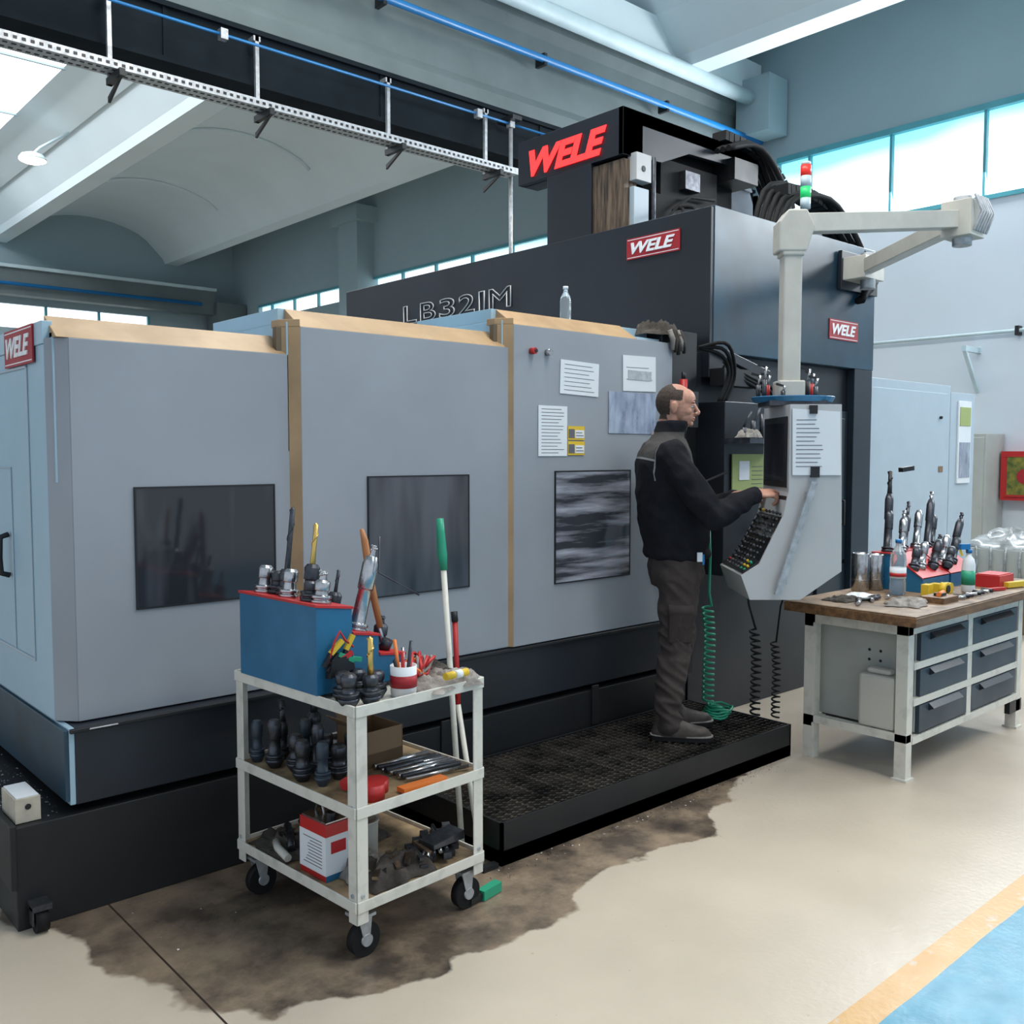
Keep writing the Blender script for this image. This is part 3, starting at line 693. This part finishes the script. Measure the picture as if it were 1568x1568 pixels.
rk.tube([(.02,ry0-.02,.93),(.04,ry0-.03,1.0),(.06,ry0-.03,1.03),(.08,ry0-.03,1.0),(.12,ry0-.02,.97)],.004,REDP,6)
rk.prism([(.02,.88),(.12,.9),(.11,.95),(.03,.94)],ry0-.03,ry0-.003,'y',BLACK)
rk.obj(ct,bevel=.003)
b=B('tool_holders_on_top')
for (x,y,h,tip,tl) in((.02,.06,.09,None,0),(.09,.04,.08,GOLD,.12),(.16,.10,.07,None,0),(.05,.13,.08,None,0),(.13,.16,.07,None,0)):
    holder(b,TR(x,y,.826),h,STEELD,tip,tl,.009,1.05)
b.obj(ct)
b=B('tub_of_tools');Mj=T((.24,.06,.808))
b.lathe([(.036,0),(.042,.002),(.044,.10),(.041,.10),(.038,.01)],PAPER,Mj)
b.lathe([(.0445,.03),(.0445,.07)],LOGOR,Mj)
for k in range(6): b.cyl((.24+.01*math.cos(k),.06+.01*math.sin(k),.83),(.24+.035*math.cos(k),.06+.03*math.sin(k),.93+.03*(k%3)),.006,[REDP,STEEL,ORG,BLACK,REDP,STEELD][k],seg=8)
b.obj(ct)
b=B('rags_and_cables')
b.cloth(.40,.10,.808,.24,.2,.05,CLOTH,2,rz=.4);b.cloth(.47,.24,.808,.2,.22,.06,CLOTHD,6);b.cloth(.48,.06,.808,.14,.16,.05,CLOTH,9,rz=1)
for k in range(5):
    P=[]
    for i in range(26):
        a=i*.5+k;P.append((.37+.06*math.cos(a)+.01*k,.17+.07*math.sin(a*1.1),.855+.02*math.sin(a*2.1+k)+.006*k))
    b.tube(P,.0055,[ORG,REDP,REDP,CLOTH,REDP][k],6)
b.cyl((.36,-.012,.86),(.46,-.01,.86),.013,YEL);b.cyl((.40,-.013,.86),(.43,-.012,.86),.014,PAPER)
b.obj(ct)
b=B('wooden_handled_file');b.tube([(.30,.24,.93),(.295,.27,1.04)],.008,STEEL,8);b.tube([(.297,.255,1.0),(.285,.29,1.15),(.275,.31,1.30),(.27,.32,1.34)],[.011,.014,.013,.007],HANDLEW,10);b.tube([(.30,.24,.925),(.31,.23,.96)],.02,STEELD,10)
b.obj(ct)
b=B('hex_key');b.tube([(.27,.22,1.32),(.25,.2,1.2),(.36,.12,1.12)],.003,STEELD,6);b.obj(ct)
b=B('middle_shelf_tool_holders')
for k,(x,y,h,tip) in enumerate([(.05,.66,.13,0),(.06,.56,.15,0),(.13,.62,.12,1),(.09,.47,.11,0),(.16,.52,.14,0),(.05,.37,.12,0),(.12,.38,.16,0),(.18,.42,.1,0),(.07,.28,.13,0),(.15,.30,.1,0),(.22,.33,.12,0),(.22,.55,.15,1)]):
    holder(b,TR(x,y,.512),h,STEELD if k%4 else DRW,STEELD if tip else None,.08,.012,1.05 if k%2 else .85)
b.obj(ct)
b=B('cardboard_box')
x0,x1,y0,y1,z=.27,.43,.30,.48,.493
b.bx(x0,x1,y0,y0+.004,z,z+.13,CARD);b.bx(x0,x1,y1-.004,y1,z,z+.13,CARD);b.bx(x0,x0+.004,y0,y1,z,z+.13,CARD);b.bx(x1-.004,x1,y0,y1,z,z+.13,CARD);b.bx(x0,x1,y0,y1,z,z+.05,CARD)
b.beam((x0,(y0+y1)/2,z+.13),(x0-.05,(y0+y1)/2,z+.17),.17,.004,CARD);b.beam(((x0+x1)/2,y1,z+.13),((x0+x1)/2,y1+.03,z+.19),.15,.004,CARD)
b.obj(ct)
b=B('middle_shelf_clutter')
for k in range(9):
    y=.05+.022*k;b.cyl((.28,y+.05,.505+.004*(k%2)),(.52,y+.02*(k%3),.505),.007+.002*(k%3),STEELD if k%2 else STEEL,seg=8)
b.lathe([(.032,0),(.045,0),(.045,.05),(.032,.05)],REDP,T((.11,.07,.493)));b.lathe([(.03,0),(.042,0),(.042,.04),(.03,.04)],REDP,T((.16,.11,.493)))
b.beam((.20,.03,.505),(.38,.02,.505),.04,.016,ORG);b.sph((.20,.17,.503),(.06,.03,.012),CLOTHD);b.cloth(.3,.6,.493,.2,.15,.05,CLOTHD,4);b.bx(.3,.4,.55,.65,.50,.52,PAPER)
b.cyl((.08,.17,.52),(.16,.2,.52),.02,REDP)
b.obj(ct)
b=B('paint_can')
xc,yc,z=.03,.21,.193
b.bx(xc,xc+.10,yc,yc+.15,z,z+.19,REDP);b.bx(xc-.001,xc+.101,yc-.001,yc+.151,z+.02,z+.15,PAPER);b.bx(xc+.0,xc+.1,yc-.002,yc,z+.0,z+.02,BLUEP)
for k in range(9): b.bx(xc-.0015,xc-.001,yc+.02,yc+.08+.05*random.random(),z+.04+.011*k,z+.043+.011*k,INK)
b.bx(xc+.02,xc+.08,yc-.0015,yc-.001,z+.09,z+.13,REDP)
b.bx(xc+.005,xc+.095,yc+.005,yc+.145,z+.19,z+.196,STEEL);b.cyl((xc+.05,yc+.04,z+.19),(xc+.05,yc+.04,z+.215),.016,BLACK)
b.tube([(xc+.05,yc+.08,z+.195),(xc+.05,yc+.09,z+.225),(xc+.05,yc+.12,z+.225),(xc+.05,yc+.13,z+.195)],.004,STEEL,6)
b.obj(ct,bevel=.004)
b=B('white_pot');b.lathe([(.045,0),(.05,.005),(.052,.12),(.056,.125),(.056,.13),(.048,.13),(.045,.02)],MILKY,T((.25,.3,.193)));b.obj(ct)
b=B('bottom_shelf_clutter')
b.cloth(.22,.10,.193,.26,.16,.08,CLOTHD,11);b.cloth(.17,.17,.193,.18,.16,.07,CLOTH,13);b.cloth(.10,.55,.193,.18,.25,.06,CLOTHD,15);b.cloth(.32,.5,.193,.2,.3,.06,CLOTHD,17)
for k in range(6):
    x=.30+.035*k;b.beam((x,.03+.02*(k%3),.212+.01*(k%2)),(x+.07,.20,.215+.015*(k%3)),.028,.022,STEELD)
for k in range(5): b.cyl((.30+.03*k,.05,.235),(.42+.02*k,.14+.02*k,.25),.007,STEEL if k%2 else STEELD,seg=8)
for k in range(12):
    b.cyl((.06+.02*k,.46+.04*(k%4),.225),(.10+.02*k,.53+.04*(k%3),.245),.014,[STEELD,STEEL,STEELD,RUST][k%4],seg=10)
for k in range(6): b.beam((.10+.05*k,.04+.02*(k%2),.24),(.16+.04*k,.09+.03*(k%3),.25),.02,.012,[STEEL,STEELD,RUST][k%3])
b.tube([(.02,.42,.215),(.03,.5,.225),(.06,.56,.22)],.014,MILKY,8)
b.prism([(.36,.25),(.5,.25),(.5,.28),(.36,.265)],.05,.13,'y',STEELD)
b.obj(ct)
b=B('broom_handle');b.tube([(2.28,2.84,.01),(2.288,2.97,1.18)],.012,WHITEP,10);b.tube([(2.288,2.965,1.14),(2.288,2.975,1.20),(2.288,2.985,1.29),(2.288,2.988,1.345)],[.014,.02,.017,.014],GREENP,12)
b.bx(2.20,2.345,2.80,2.86,0,.03,GREENP);b.obj()
b=B('squeegee_pole');b.tube([(2.31,2.76,.01),(2.33,2.93,.60)],.011,WHITEP,10);b.tube([(2.33,2.93,.60),(2.335,2.955,.93)],.011,REDP,10);b.tube([(2.335,2.955,.93),(2.335,2.96,.97)],.014,BLACK,10);b.bx(2.27,2.345,2.70,2.73,0,.02,BLACK);b.obj()
b=B('dust_brush');b.beam((2.12,2.54,.02),(2.22,2.56,.02),.035,.035,GREENP);b.beam((2.06,2.53,.02),(2.12,2.54,.02),.02,.02,BLACK);b.obj()
b=B('wooden_block');b.bx(.83,.91,3.43,3.60,.357,.44,BLOCKM);b.bx(.835,.905,3.435,3.595,.44,.445,PAPER);b.cyl((.87,3.429,.41),(.87,3.427,.41),.01,BLACK);b.obj(bevel=.004)
b=B('metal_chips')
def chip(x,y,z):
    s=.0015+.003*random.random();a=random.random()*6.3
    b.add([(x,y,z),(x+s*math.cos(a)*2,y+s*math.sin(a)*2,z+s*.3),(x+s*math.cos(a+1.6),y+s*math.sin(a+1.6),z+s)],[(0,1,2)],CHIP)
for i in range(900): chip(.83+.16*random.random(),3.43+1.6*random.random(),.357)
for i in range(350): chip(2.2+2.0*random.random(),2.69-.05*abs(random.gauss(0,1)),.002)
for i in range(150): chip(1.1+1*random.random(),3.38-.5*random.random(),.002)
b.obj(norm=False)
# ---------------------------------------------------------------- work bench
wb=empty('workbench')
b=B('bench_frame')
X0,X1,Y0,Y1=4.45,5.88,2.10,2.66
for x in(X0,X1-.06):
    for y in(Y0,Y1-.06): b.bx(x,x+.06,y,y+.06,.0,.79,WHITEP)
    b.bx(x-.01,x+.07,Y0-.01,Y0+.07,0,.012,WHITEP)
b.bx(X0,X1,Y0,Y0+.05,.75,.79,WHITEP);b.bx(X0,X1,Y1-.05,Y1,.70,.79,WHITEP);b.bx(X0,X0+.05,Y0,Y1,.72,.79,WHITEP)
b.bx(X0,X0+.05,Y0,Y1,.19,.23,WHITEP);b.bx(X0,X1,Y1-.05,Y1,.17,.21,WHITEP)
b.bx(X0+.12,X0+.14,Y0+.02,Y1-.02,.22,.75,CABW)
for z in(.55,.6,.45): b.cyl((X0+.119,2.36,z),(X0+.121,2.36,z),.008,BLACK,seg=8);b.cyl((X0+.119,2.30,z),(X0+.121,2.30,z),.008,BLACK,seg=8)
b.bx(X0+.14,X1-.06,Y0+.04,Y1-.03,.17,.75,NAVY)
xs=[(X0+.13,5.13),(5.19,X1-.09)];zs=[(.58,.72),(.40,.54),(.22,.36)]
b.bx(X0+.06,X1-.06,Y0+.005,Y0+.04,.72,.76,WHITEP)
for z in(.54,.36,.17): b.bx(X0+.06,X1-.06,Y0-.005,Y0+.04,z+.005,z+.04,WHITEP)
b.bx(5.13,5.19,Y0,Y0+.04,.17,.75,WHITEP)
for (xa,xb) in xs:
    for (za,zb) in zs:
        b.bx(xa,xb,Y0-.002,Y0+.03,za+.002,zb-.002,DRW)
        b.prism([(Y0-.03,zb-.03),(Y0-.002,zb-.006),(Y0-.002,zb-.045)],xa+.1,xb-.1,'x',NAVYB)
b.bx(X1-.15,X1+.02,Y0+.0,Y0+.03,.1,.17,BLACK)
b.obj(wb,bevel=.004)
b=B('bench_top');b.bx(4.31,6.15,2.0,2.70,.79,.835,WOOD);b.bx(4.315,6.145,2.005,2.695,.835,.842,BTOP);b.obj(wb,bevel=.003)
b=B('plastic_canister');b.bx(4.46,4.56,2.17,2.36,.232,.50,MILKY);b.bx(4.48,4.54,2.20,2.33,.50,.53,MILKY);b.obj(wb,bevel=.025)
zt=.8425
def steelcan(x,y,h):
    b=B('steel_can');b.lathe([(.045,0),(.048,.004),(.048,h-.004),(.046,h),(.043,h),(.043,h-.02)],STEEL,T((x,y,zt)),seg=28);b.lathe([(.049,h*.3),(.049,h*.31)],STEEL,T((x,y,zt)));b.obj()
steelcan(4.93,2.61,.21);steelcan(5.035,2.58,.20)
b=B('plastic_water_bottle');Mb=T((4.94,2.40,zt))
b.lathe([(.036,0),(.042,.01),(.042,.07),(.039,.08),(.042,.09),(.042,.19),(.038,.22),(.014,.265),(.014,.28)],CLEAR,Mb);b.lathe([(.0425,.09),(.0425,.15)],PAPER,Mb);b.lathe([(.043,.1),(.043,.12)],REDP,Mb);b.lathe([(.017,.28),(.017,.30)],PIPEB,Mb);b.obj()
b=B('spray_bottle');Mb=T((5.33,2.19,zt))
b.lathe([(.032,0),(.035,.008),(.035,.15),(.028,.18),(.013,.20),(.013,.215)],PAPER,Mb);b.lathe([(.0355,.04),(.0355,.12)],GREENP,Mb);b.lathe([(.016,.215),(.016,.235)],PIPEB,Mb)
b.beam((5.33,2.19,zt+.25),(5.28,2.22,zt+.25),.022,.03,PIPEB);b.beam((5.285,2.22,zt+.235),(5.29,2.21,zt+.20),.01,.012,YEL);b.obj()
b=B('tool_holder_stand')
for (x,y) in((5.25,2.43),(5.6,2.43)):
    b.prism([(y-.10,zt),(y+.2,zt),(y+.2,zt+.20),(y+.08,zt+.20),(y-.10,zt+.08)],x-.16,x+.16,'x',BLUEP)
    b.prism([(y+.08,zt+.202),(y-.10,zt+.082),(y-.10,zt+.076),(y+.08,zt+.196)],x-.165,x+.165,'x',REDP);b.bx(x-.165,x+.165,y+.08,y+.2,zt+.2,zt+.206,REDP)
hs=[(5.14,2.56,.20,.35,STEELD,.16,BLACK),(5.24,2.53,.16,.45,STEEL,.05,STEEL),(5.34,2.57,.18,.55,STEELD,.1,STEELD),(5.20,2.40,.11,.5,STEEL,0,None),(5.31,2.38,.12,.6,STEELD,0,None),(5.38,2.42,.13,.7,STEEL,.04,STEELD),(5.12,2.40,.08,.45,STEELD,0,None),
(5.48,2.56,.2,.5,STEEL,0,None),(5.58,2.54,.27,.5,STEELD,.06,STEEL),(5.68,2.56,.16,.5,STEELD,0,None),(5.50,2.42,.14,.6,STEEL,0,None),(5.60,2.40,.12,.6,STEELD,0,None),(5.70,2.45,.24,.6,STEELD,.05,STEELD),(5.45,2.36,.08,.7,STEELD,0,None)]
for (x,y,h,t,m,tl,tip) in hs: holder(b,TR(x,y,zt+.2 if y>2.5 else zt+.12,-.15 if y>2.5 else -.05,t),h+.05,m,tip,tl if tl else .02,.010,.95)
holder(b,TR(5.17,2.58,zt+.2,-.1,.25),.34,STEELD,BLACK,.14,.012,.95)
b.beam((5.25,2.55,1.51),(5.35,2.53,1.52),.03,.025,BLACK)
b.obj()
b=B('bench_hand_tools')
b.cloth(4.67,2.22,zt,.28,.18,.03,CLOTH,21,rz=.3);b.cloth(4.55,2.50,zt,.2,.15,.02,CLOTHD,23);b.cloth(4.72,2.5,zt,.14,.14,.02,PAPER,25)
b.bx(4.78,4.95,2.08,2.2,zt,zt+.03,WOOD);b.cyl((4.83,2.13,zt+.04),(4.93,2.15,zt+.04),.012,ORG);b.bx(4.84,4.9,2.12,2.16,zt+.03,zt+.045,BLACK)
b.cyl((5.10,2.20,zt+.035),(5.10,2.235,zt+.035),.035,YEL);b.cyl((5.10,2.195,zt+.035),(5.10,2.20,zt+.035),.022,BLACK)
b.cyl((5.19,2.22,zt+.03),(5.19,2.25,zt+.03),.03,YEL);b.bx(5.15,5.2,2.27,2.32,zt,zt+.05,YEL);b.bx(5.0,5.06,2.26,2.30,zt,zt+.06,YEL)
b.bx(5.58,5.78,2.12,2.26,zt,zt+.07,REDP);b.bx(5.59,5.77,2.13,2.25,zt+.07,zt+.075,REDP)
b.beam((5.62,2.10,zt+.02),(5.78,2.06,zt+.02),.03,.03,YEL);b.beam((5.42,2.12,zt+.01),(5.55,2.08,zt+.01),.02,.015,REDP)
for k in range(7): b.cyl((4.42+.05*k,2.35+.03*(k%3),zt+.012),(4.50+.05*k,2.38+.03*(k%2),zt+.012),.010,[STEEL,STEELD,BLACK][k%3],seg=8)
for k in range(8): b.cyl((4.97+.06*k,2.12+.02*(k%2),zt+.012),(5.03+.05*k,2.08,zt+.012),.010,[STEEL,BLACK,STEELD][k%3],seg=8)
b.obj()
# ---------------------------------------------------------------- machine operator
op=empty('machine_operator',(3.806,3.035,.170),RZ)
def remeshed(b,voxel,smooth=3,fold=None):
    o=b.obj()
    m0=o.data.materials[0]
    r=o.modifiers.new('r','REMESH');r.mode='VOXEL';r.voxel_size=voxel
    s=o.modifiers.new('s','SMOOTH');s.factor=.5;s.iterations=smooth
    dg=bpy.context.evaluated_depsgraph_get();dg.update()
    me=bpy.data.meshes.new_from_object(o.evaluated_get(dg));o.modifiers.clear();o.data=me
    if fold:
        ns=[v.normal.copy() for v in me.vertices]
        for v,n in zip(me.vertices,ns): v.co+=n*fold(v.co)
    me.materials.clear();me.materials.append(m0)
    for p in me.polygons:p.use_smooth=True;p.material_index=0
    o.parent=op
    return o
def ringloft(b,rings,m,seg=28,pw=2.3):
    vs=[];fs=[]
    for (z,cx,cy,rx,ry) in rings:
        for k in range(seg):
            t=2*math.pi*k/seg;c,s=math.cos(t),math.sin(t)
            vs.append((cx+rx*math.copysign(abs(c)**(2/pw),c),cy+ry*math.copysign(abs(s)**(2/pw),s),z))
    n=len(rings)
    for i in range(n-1):
        for k in range(seg): fs.append((i*seg+k,i*seg+(k+1)%seg,(i+1)*seg+(k+1)%seg,(i+1)*seg+k))
    fs.append(tuple(range(seg))[::-1]);fs.append(tuple((n-1)*seg+k for k in range(seg)))
    b.add(vs,fs,m,True)
def limb(b,pts,rr,m):
    b.tube(pts,rr,m,16)
    for p,r in zip(pts,rr): b.sph(p,r,m)
def ridge(x,y,z): return (1-abs(noise.noise((x,y,z)))*3)
def jfold(c):
    x,y,z=c
    a=.0065 if z<1.5 else .003
    return a*ridge(x*7+3,y*7,z*11+x*9)+.003*noise.noise((x*22,y*22,z*22))
def pfold(c):
    x,y,z=c
    a=.006+.007*math.exp(-((z-.16)/.13)**2)+.005*math.exp(-((z-.50)/.1)**2)
    return a*ridge(x*6,y*6+7,z*15+x*10)+.002*noise.noise((x*25,y*25,z*25))
b=B('jacket')
ringloft(b,[(.905,.025,0,.150,.178),(.925,.025,0,.166,.192),(.96,.022,0,.160,.186),(1.0,.02,0,.170,.196),(1.1,.0,0,.170,.194),(1.2,-.018,0,.162,.198),(1.3,-.035,0,.152,.208),(1.38,-.045,0,.140,.212),(1.44,-.045,0,.124,.196),(1.48,-.040,0,.104,.155),(1.51,-.032,0,.084,.105),(1.535,-.022,0,.076,.082),(1.57,-.010,0,.078,.080),(1.595,-.002,0,.078,.080)],JACKET)
limb(b,[(-.035,-.180,1.42),(.02,-.232,1.32),(.10,-.262,1.20),(.150,-.265,1.130)],[.082,.075,.067,.062],JACKET)
limb(b,[(.150,-.265,1.130),(.20,-.255,1.148),(.27,-.235,1.187),(.352,-.205,1.228)],[.062,.060,.054,.043],JACKET)
limb(b,[(-.035,.180,1.42),(.02,.232,1.32),(.10,.255,1.19),(.15,.245,1.11)],[.082,.075,.067,.062],JACKET)
limb(b,[(.15,.245,1.11),(.25,.19,1.15),(.34,.13,1.20)],[.062,.055,.043],JACKET)
remeshed(b,.008,3,jfold)
b=B('jacket_zip');b.tube([(.150,0,.95),(.166,0,1.08),(.146,0,1.2),(.118,0,1.3),(.096,0,1.38),(.066,0,1.48),(.058,0,1.53),(.074,0,1.59)],.004,BLACK,6);b.obj(op)
b=B('trousers')
ringloft(b,[(.76,.02,0,.12,.15),(.82,.020,0,.138,.172),(.90,.022,0,.142,.176),(.97,.02,0,.14,.17)],PANTS)
limb(b,[(.018,-.09,.82),(.012,-.10,.66),(.005,-.105,.49),(-.018,-.11,.32),(-.032,-.115,.16),(-.028,-.115,.080)],[.110,.096,.081,.073,.063,.064],PANTS)
limb(b,[(.04,.09,.82),(.06,.10,.66),(.062,.11,.49),(.035,.115,.32),(.015,.12,.16),(.022,.12,.080)],[.108,.094,.079,.071,.061,.062],PANTS)
remeshed(b,.008,3,pfold)
b=B('trouser_pocket');ringloft(b,[(.50,.015,-.174,.052,.012),(.51,.015,-.176,.060,.018),(.645,.015,-.182,.060,.018),(.65,.015,-.184,.064,.022),(.685,.015,-.184,.064,.020),(.69,.015,-.182,.058,.014)],PANTS,28,5);b.obj(op)
b=B('key_tag');b.bx(.09,.115,-.200,-.190,.905,.95,PAPER);b.bx(.115,.125,-.200,-.190,.89,.94,PIPEB);b.obj(op)
b=B('head')
b.sph((-.008,0,1.692),(.094,.077,.092),SKIN);b.sph((.030,0,1.668),(.064,.066,.080),SKIN);b.sph((.050,0,1.628),(.046,.052,.050),SKIN)
b.sph((.050,0,1.600),(.042,.042,.030),SKIN);b.sph((.082,0,1.592),(.016,.020,.015),SKIN);b.sph((.040,.0,1.71),(.056,.066,.056),SKIN)
b.tube([(.092,0,1.690),(.104,0,1.670),(.117,0,1.653),(.115,0,1.646),(.098,0,1.638)],[.007,.0085,.010,.010,.008],SKIN,12)
for s in(-1,1):
    b.sph((.104,s*.011,1.645),(.009,.007,.007),SKIN)
    b.sph((.084,s*.028,1.700),(.012,.022,.007),SKIN);b.sph((.058,s*.034,1.652),(.026,.026,.026),SKIN)
    b.sph((-.004,s*.077,1.662),(.016,.007,.030),SKIN);b.sph((-.010,s*.083,1.668),(.014,.004,.022),SKIN)
b.sph((.095,0,1.622),(.010,.020,.0055),SKIN);b.sph((.092,0,1.611),(.010,.018,.006),SKIN)
b.tube([(-.040,0,1.50),(-.024,0,1.56),(-.012,0,1.63)],[.064,.058,.056],SKIN,18)
hd=remeshed(b,.0032,2)
me=hd.data;me.materials.append(HAIR)
hv=set()
def ishair(c):
    x,y,z=c;n=noise.noise((x*40,y*40,z*40))*.006
    if abs(y)>.068 and -.028<x<.020 and 1.622<z<1.698: return False
    if z>1.752: return x<-.005+n+(1.752-z)*.9
    if z>1.700: return x<.030+n
    if z>1.680: return x<.022+n
    if z>1.625: return x<-.022+n
    if z>1.60: return x<-.035+n
    return False
for p in me.polygons:
    if ishair(p.center):
        p.material_index=1
        for v in p.vertices: hv.add(v)
nrm={i:me.vertices[i].normal.copy() for i in hv}
for i in hv: me.vertices[i].co+=nrm[i]*(.001+.001*noise.noise(me.vertices[i].co*150))
b=B('eyes_and_brows')
for s in(-1,1):
    b.sph((.080,s*.031,1.678),(.0125,.0135,.0095),EYEW);b.sph((.090,s*.032,1.677),(.004,.0055,.0055),BLACK)
    b.sph((.082,s*.031,1.685),(.0135,.016,.006),SKIN)
    b.tube([(.096,s*.014,1.705),(.096,s*.028,1.710),(.084,s*.046,1.705)],[.0025,.0035,.002],HAIR,6)
b.tube([(.102,-.016,1.6165),(.1045,0,1.6165),(.102,.016,1.6165)],.0015,LOGOR,6)
eb=b.obj(op)
piv=Vector((-.01,0,1.58))
RH=T(piv)@Euler((0,math.radians(6),math.radians(-10))).to_matrix().to_4x4()@T(-piv)
for o in(hd,eb): o.data.transform(RH)
def hand(name,wrist,dirv,upv,side,curls,tcurl=.5):
    X=Vector(dirv).normalized();Z=Vector(upv);Z=(Z-X*Z.dot(X)).normalized();Y=Z.cross(X)*side
    M=Matrix((( X.x,Y.x,Z.x,wrist[0]),(X.y,Y.y,Z.y,wrist[1]),(X.z,Y.z,Z.z,wrist[2]),(0,0,0,1)))
    b=B(name)
    b.tube([(-.04,0,0),(0,0,0),(.02,0,0)],[.026,.026,.028],SKIN,12,M)
    b.sph((.045,.0,0),(.048,.040,.016),SKIN,M);b.sph((.07,.012,0),(.026,.028,.014),SKIN,M);b.sph((.068,-.016,0),(.026,.024,.013),SKIN,M);b.sph((.03,.022,-.006),(.03,.018,.015),SKIN,M)
    for (y,L,r),cu in zip(((.030,.074,.0095),(.010,.082,.0098),(-.011,.076,.0092),(-.030,.060,.0082)),curls):
        p=Vector((.082-(.004 if abs(y)>.02 else 0),y,0));a=0;P=[tuple(p-Vector((.02,0,0))),tuple(p)];R=[r*1.05,r*1.05]
        for j,f in enumerate((.45,.31,.24)):
            a+=cu*(.8,1.0,.7)[j];p=p+Vector((math.cos(a),0,-math.sin(a)))*L*f;P.append(tuple(p));R.append(r*(.97,.9,.78)[j])
        b.tube(P,R,SKIN,10,M)
        for q,rr_ in zip(P[1:],R[1:]): b.sph(q,rr_,SKIN,M,10,8)
    P=[(.012,.022,-.004),(.038,.048,-.014),(.062,.060,-.022-.01*tcurl),(.084,.058,-.03-.02*tcurl)];R=[.014,.0125,.011,.0088]
    b.tube(P,R,SKIN,10,M)
    for q,rr_ in zip(P,R): b.sph(q,rr_,SKIN,M,10,8)
    return remeshed(b,.003,1)
hand('right_hand',(.372,-.197,1.238),(1,.12,.03),(-.1,-.45,1),1,(.30,.75,.9,1.0),.8)
hand('left_hand',(.365,.115,1.215),(1,-.1,.12),(-.1,.3,1),-1,(.3,.45,.55,.65),.5)
def shoe(name,x,y,yaw):
    b=B(name)
    ringloft(b,[(.018,.02,0,.150,.046),(.04,.018,0,.149,.047),(.058,.01,0,.135,.045),(.075,-.015,0,.105,.042),(.095,-.045,0,.072,.040),(.12,-.055,0,.060,.042),(.135,-.055,0,.060,.042)],SHOE,28,2.3)
    b.sph((.10,0,.042),(.060,.043,.030),SHOE)
    o=remeshed(b,.005,2)
    b=B(name+'_sole')
    def pr(z0,z1,sc,m):
        prof=[]
        for i in range(32):
            t=2*math.pi*i/32;cx=math.cos(t);sy=math.sin(t)
            w=.046+.006*cx if cx>0 else .042
            prof.append((.02+.152*math.copysign(abs(cx)**.85,cx)*sc,w*sc*math.copysign(abs(sy)**.7,sy)))
        b.prism(prof,z0,z1,'z',m)
    pr(0,.022,1.02,BLACKR);pr(.022,.028,1.03,CLOTH)
    for k in range(4): b.tube([(.015+.02*k,-.024,.086-.010*k),(.02+.02*k,0,.096-.012*k),(.015+.02*k,.024,.086-.010*k)],.003,CLOTH,5)
    s=b.obj(op)
    MM=T((x,y,0))@Matrix.Rotation(yaw,4,'Z')
    o.data.transform(MM);s.data.transform(MM)
shoe('right_shoe',.015,-.125,-.12);shoe('left_shoe',.075,.125,.1)
# ---------------------------------------------------------------- light
w=bpy.data.worlds.new('world');SC.world=w;w.use_nodes=True
bg=w.node_tree.nodes['Background'];bg.inputs[0].default_value=(.76,.87,1.0,1);bg.inputs[1].default_value=.84
def area(name,loc,rot,sx,sy,pw,col):
    l=bpy.data.lights.new(name,'AREA');l.shape='RECTANGLE';l.size=sx;l.size_y=sy;l.energy=pw;l.color=col
    o=bpy.data.objects.new(name,l);COL.objects.link(o);o.location=loc;o.rotation_euler=rot;return o
area('near_bay_fill',(3.55,1.5,6.85),(0,0,0),1.5,9,350,(1,.92,.82))  # added fill lamp over the near bay, out of view
area('window_light',(10.9,3.0,4.9),(0,math.radians(62),0),1.0,9,620,(.92,.96,1))
area('skylight_light_far',(3.55,14,6.85),(0,0,0),1.5,12,400,(.94,.97,1))
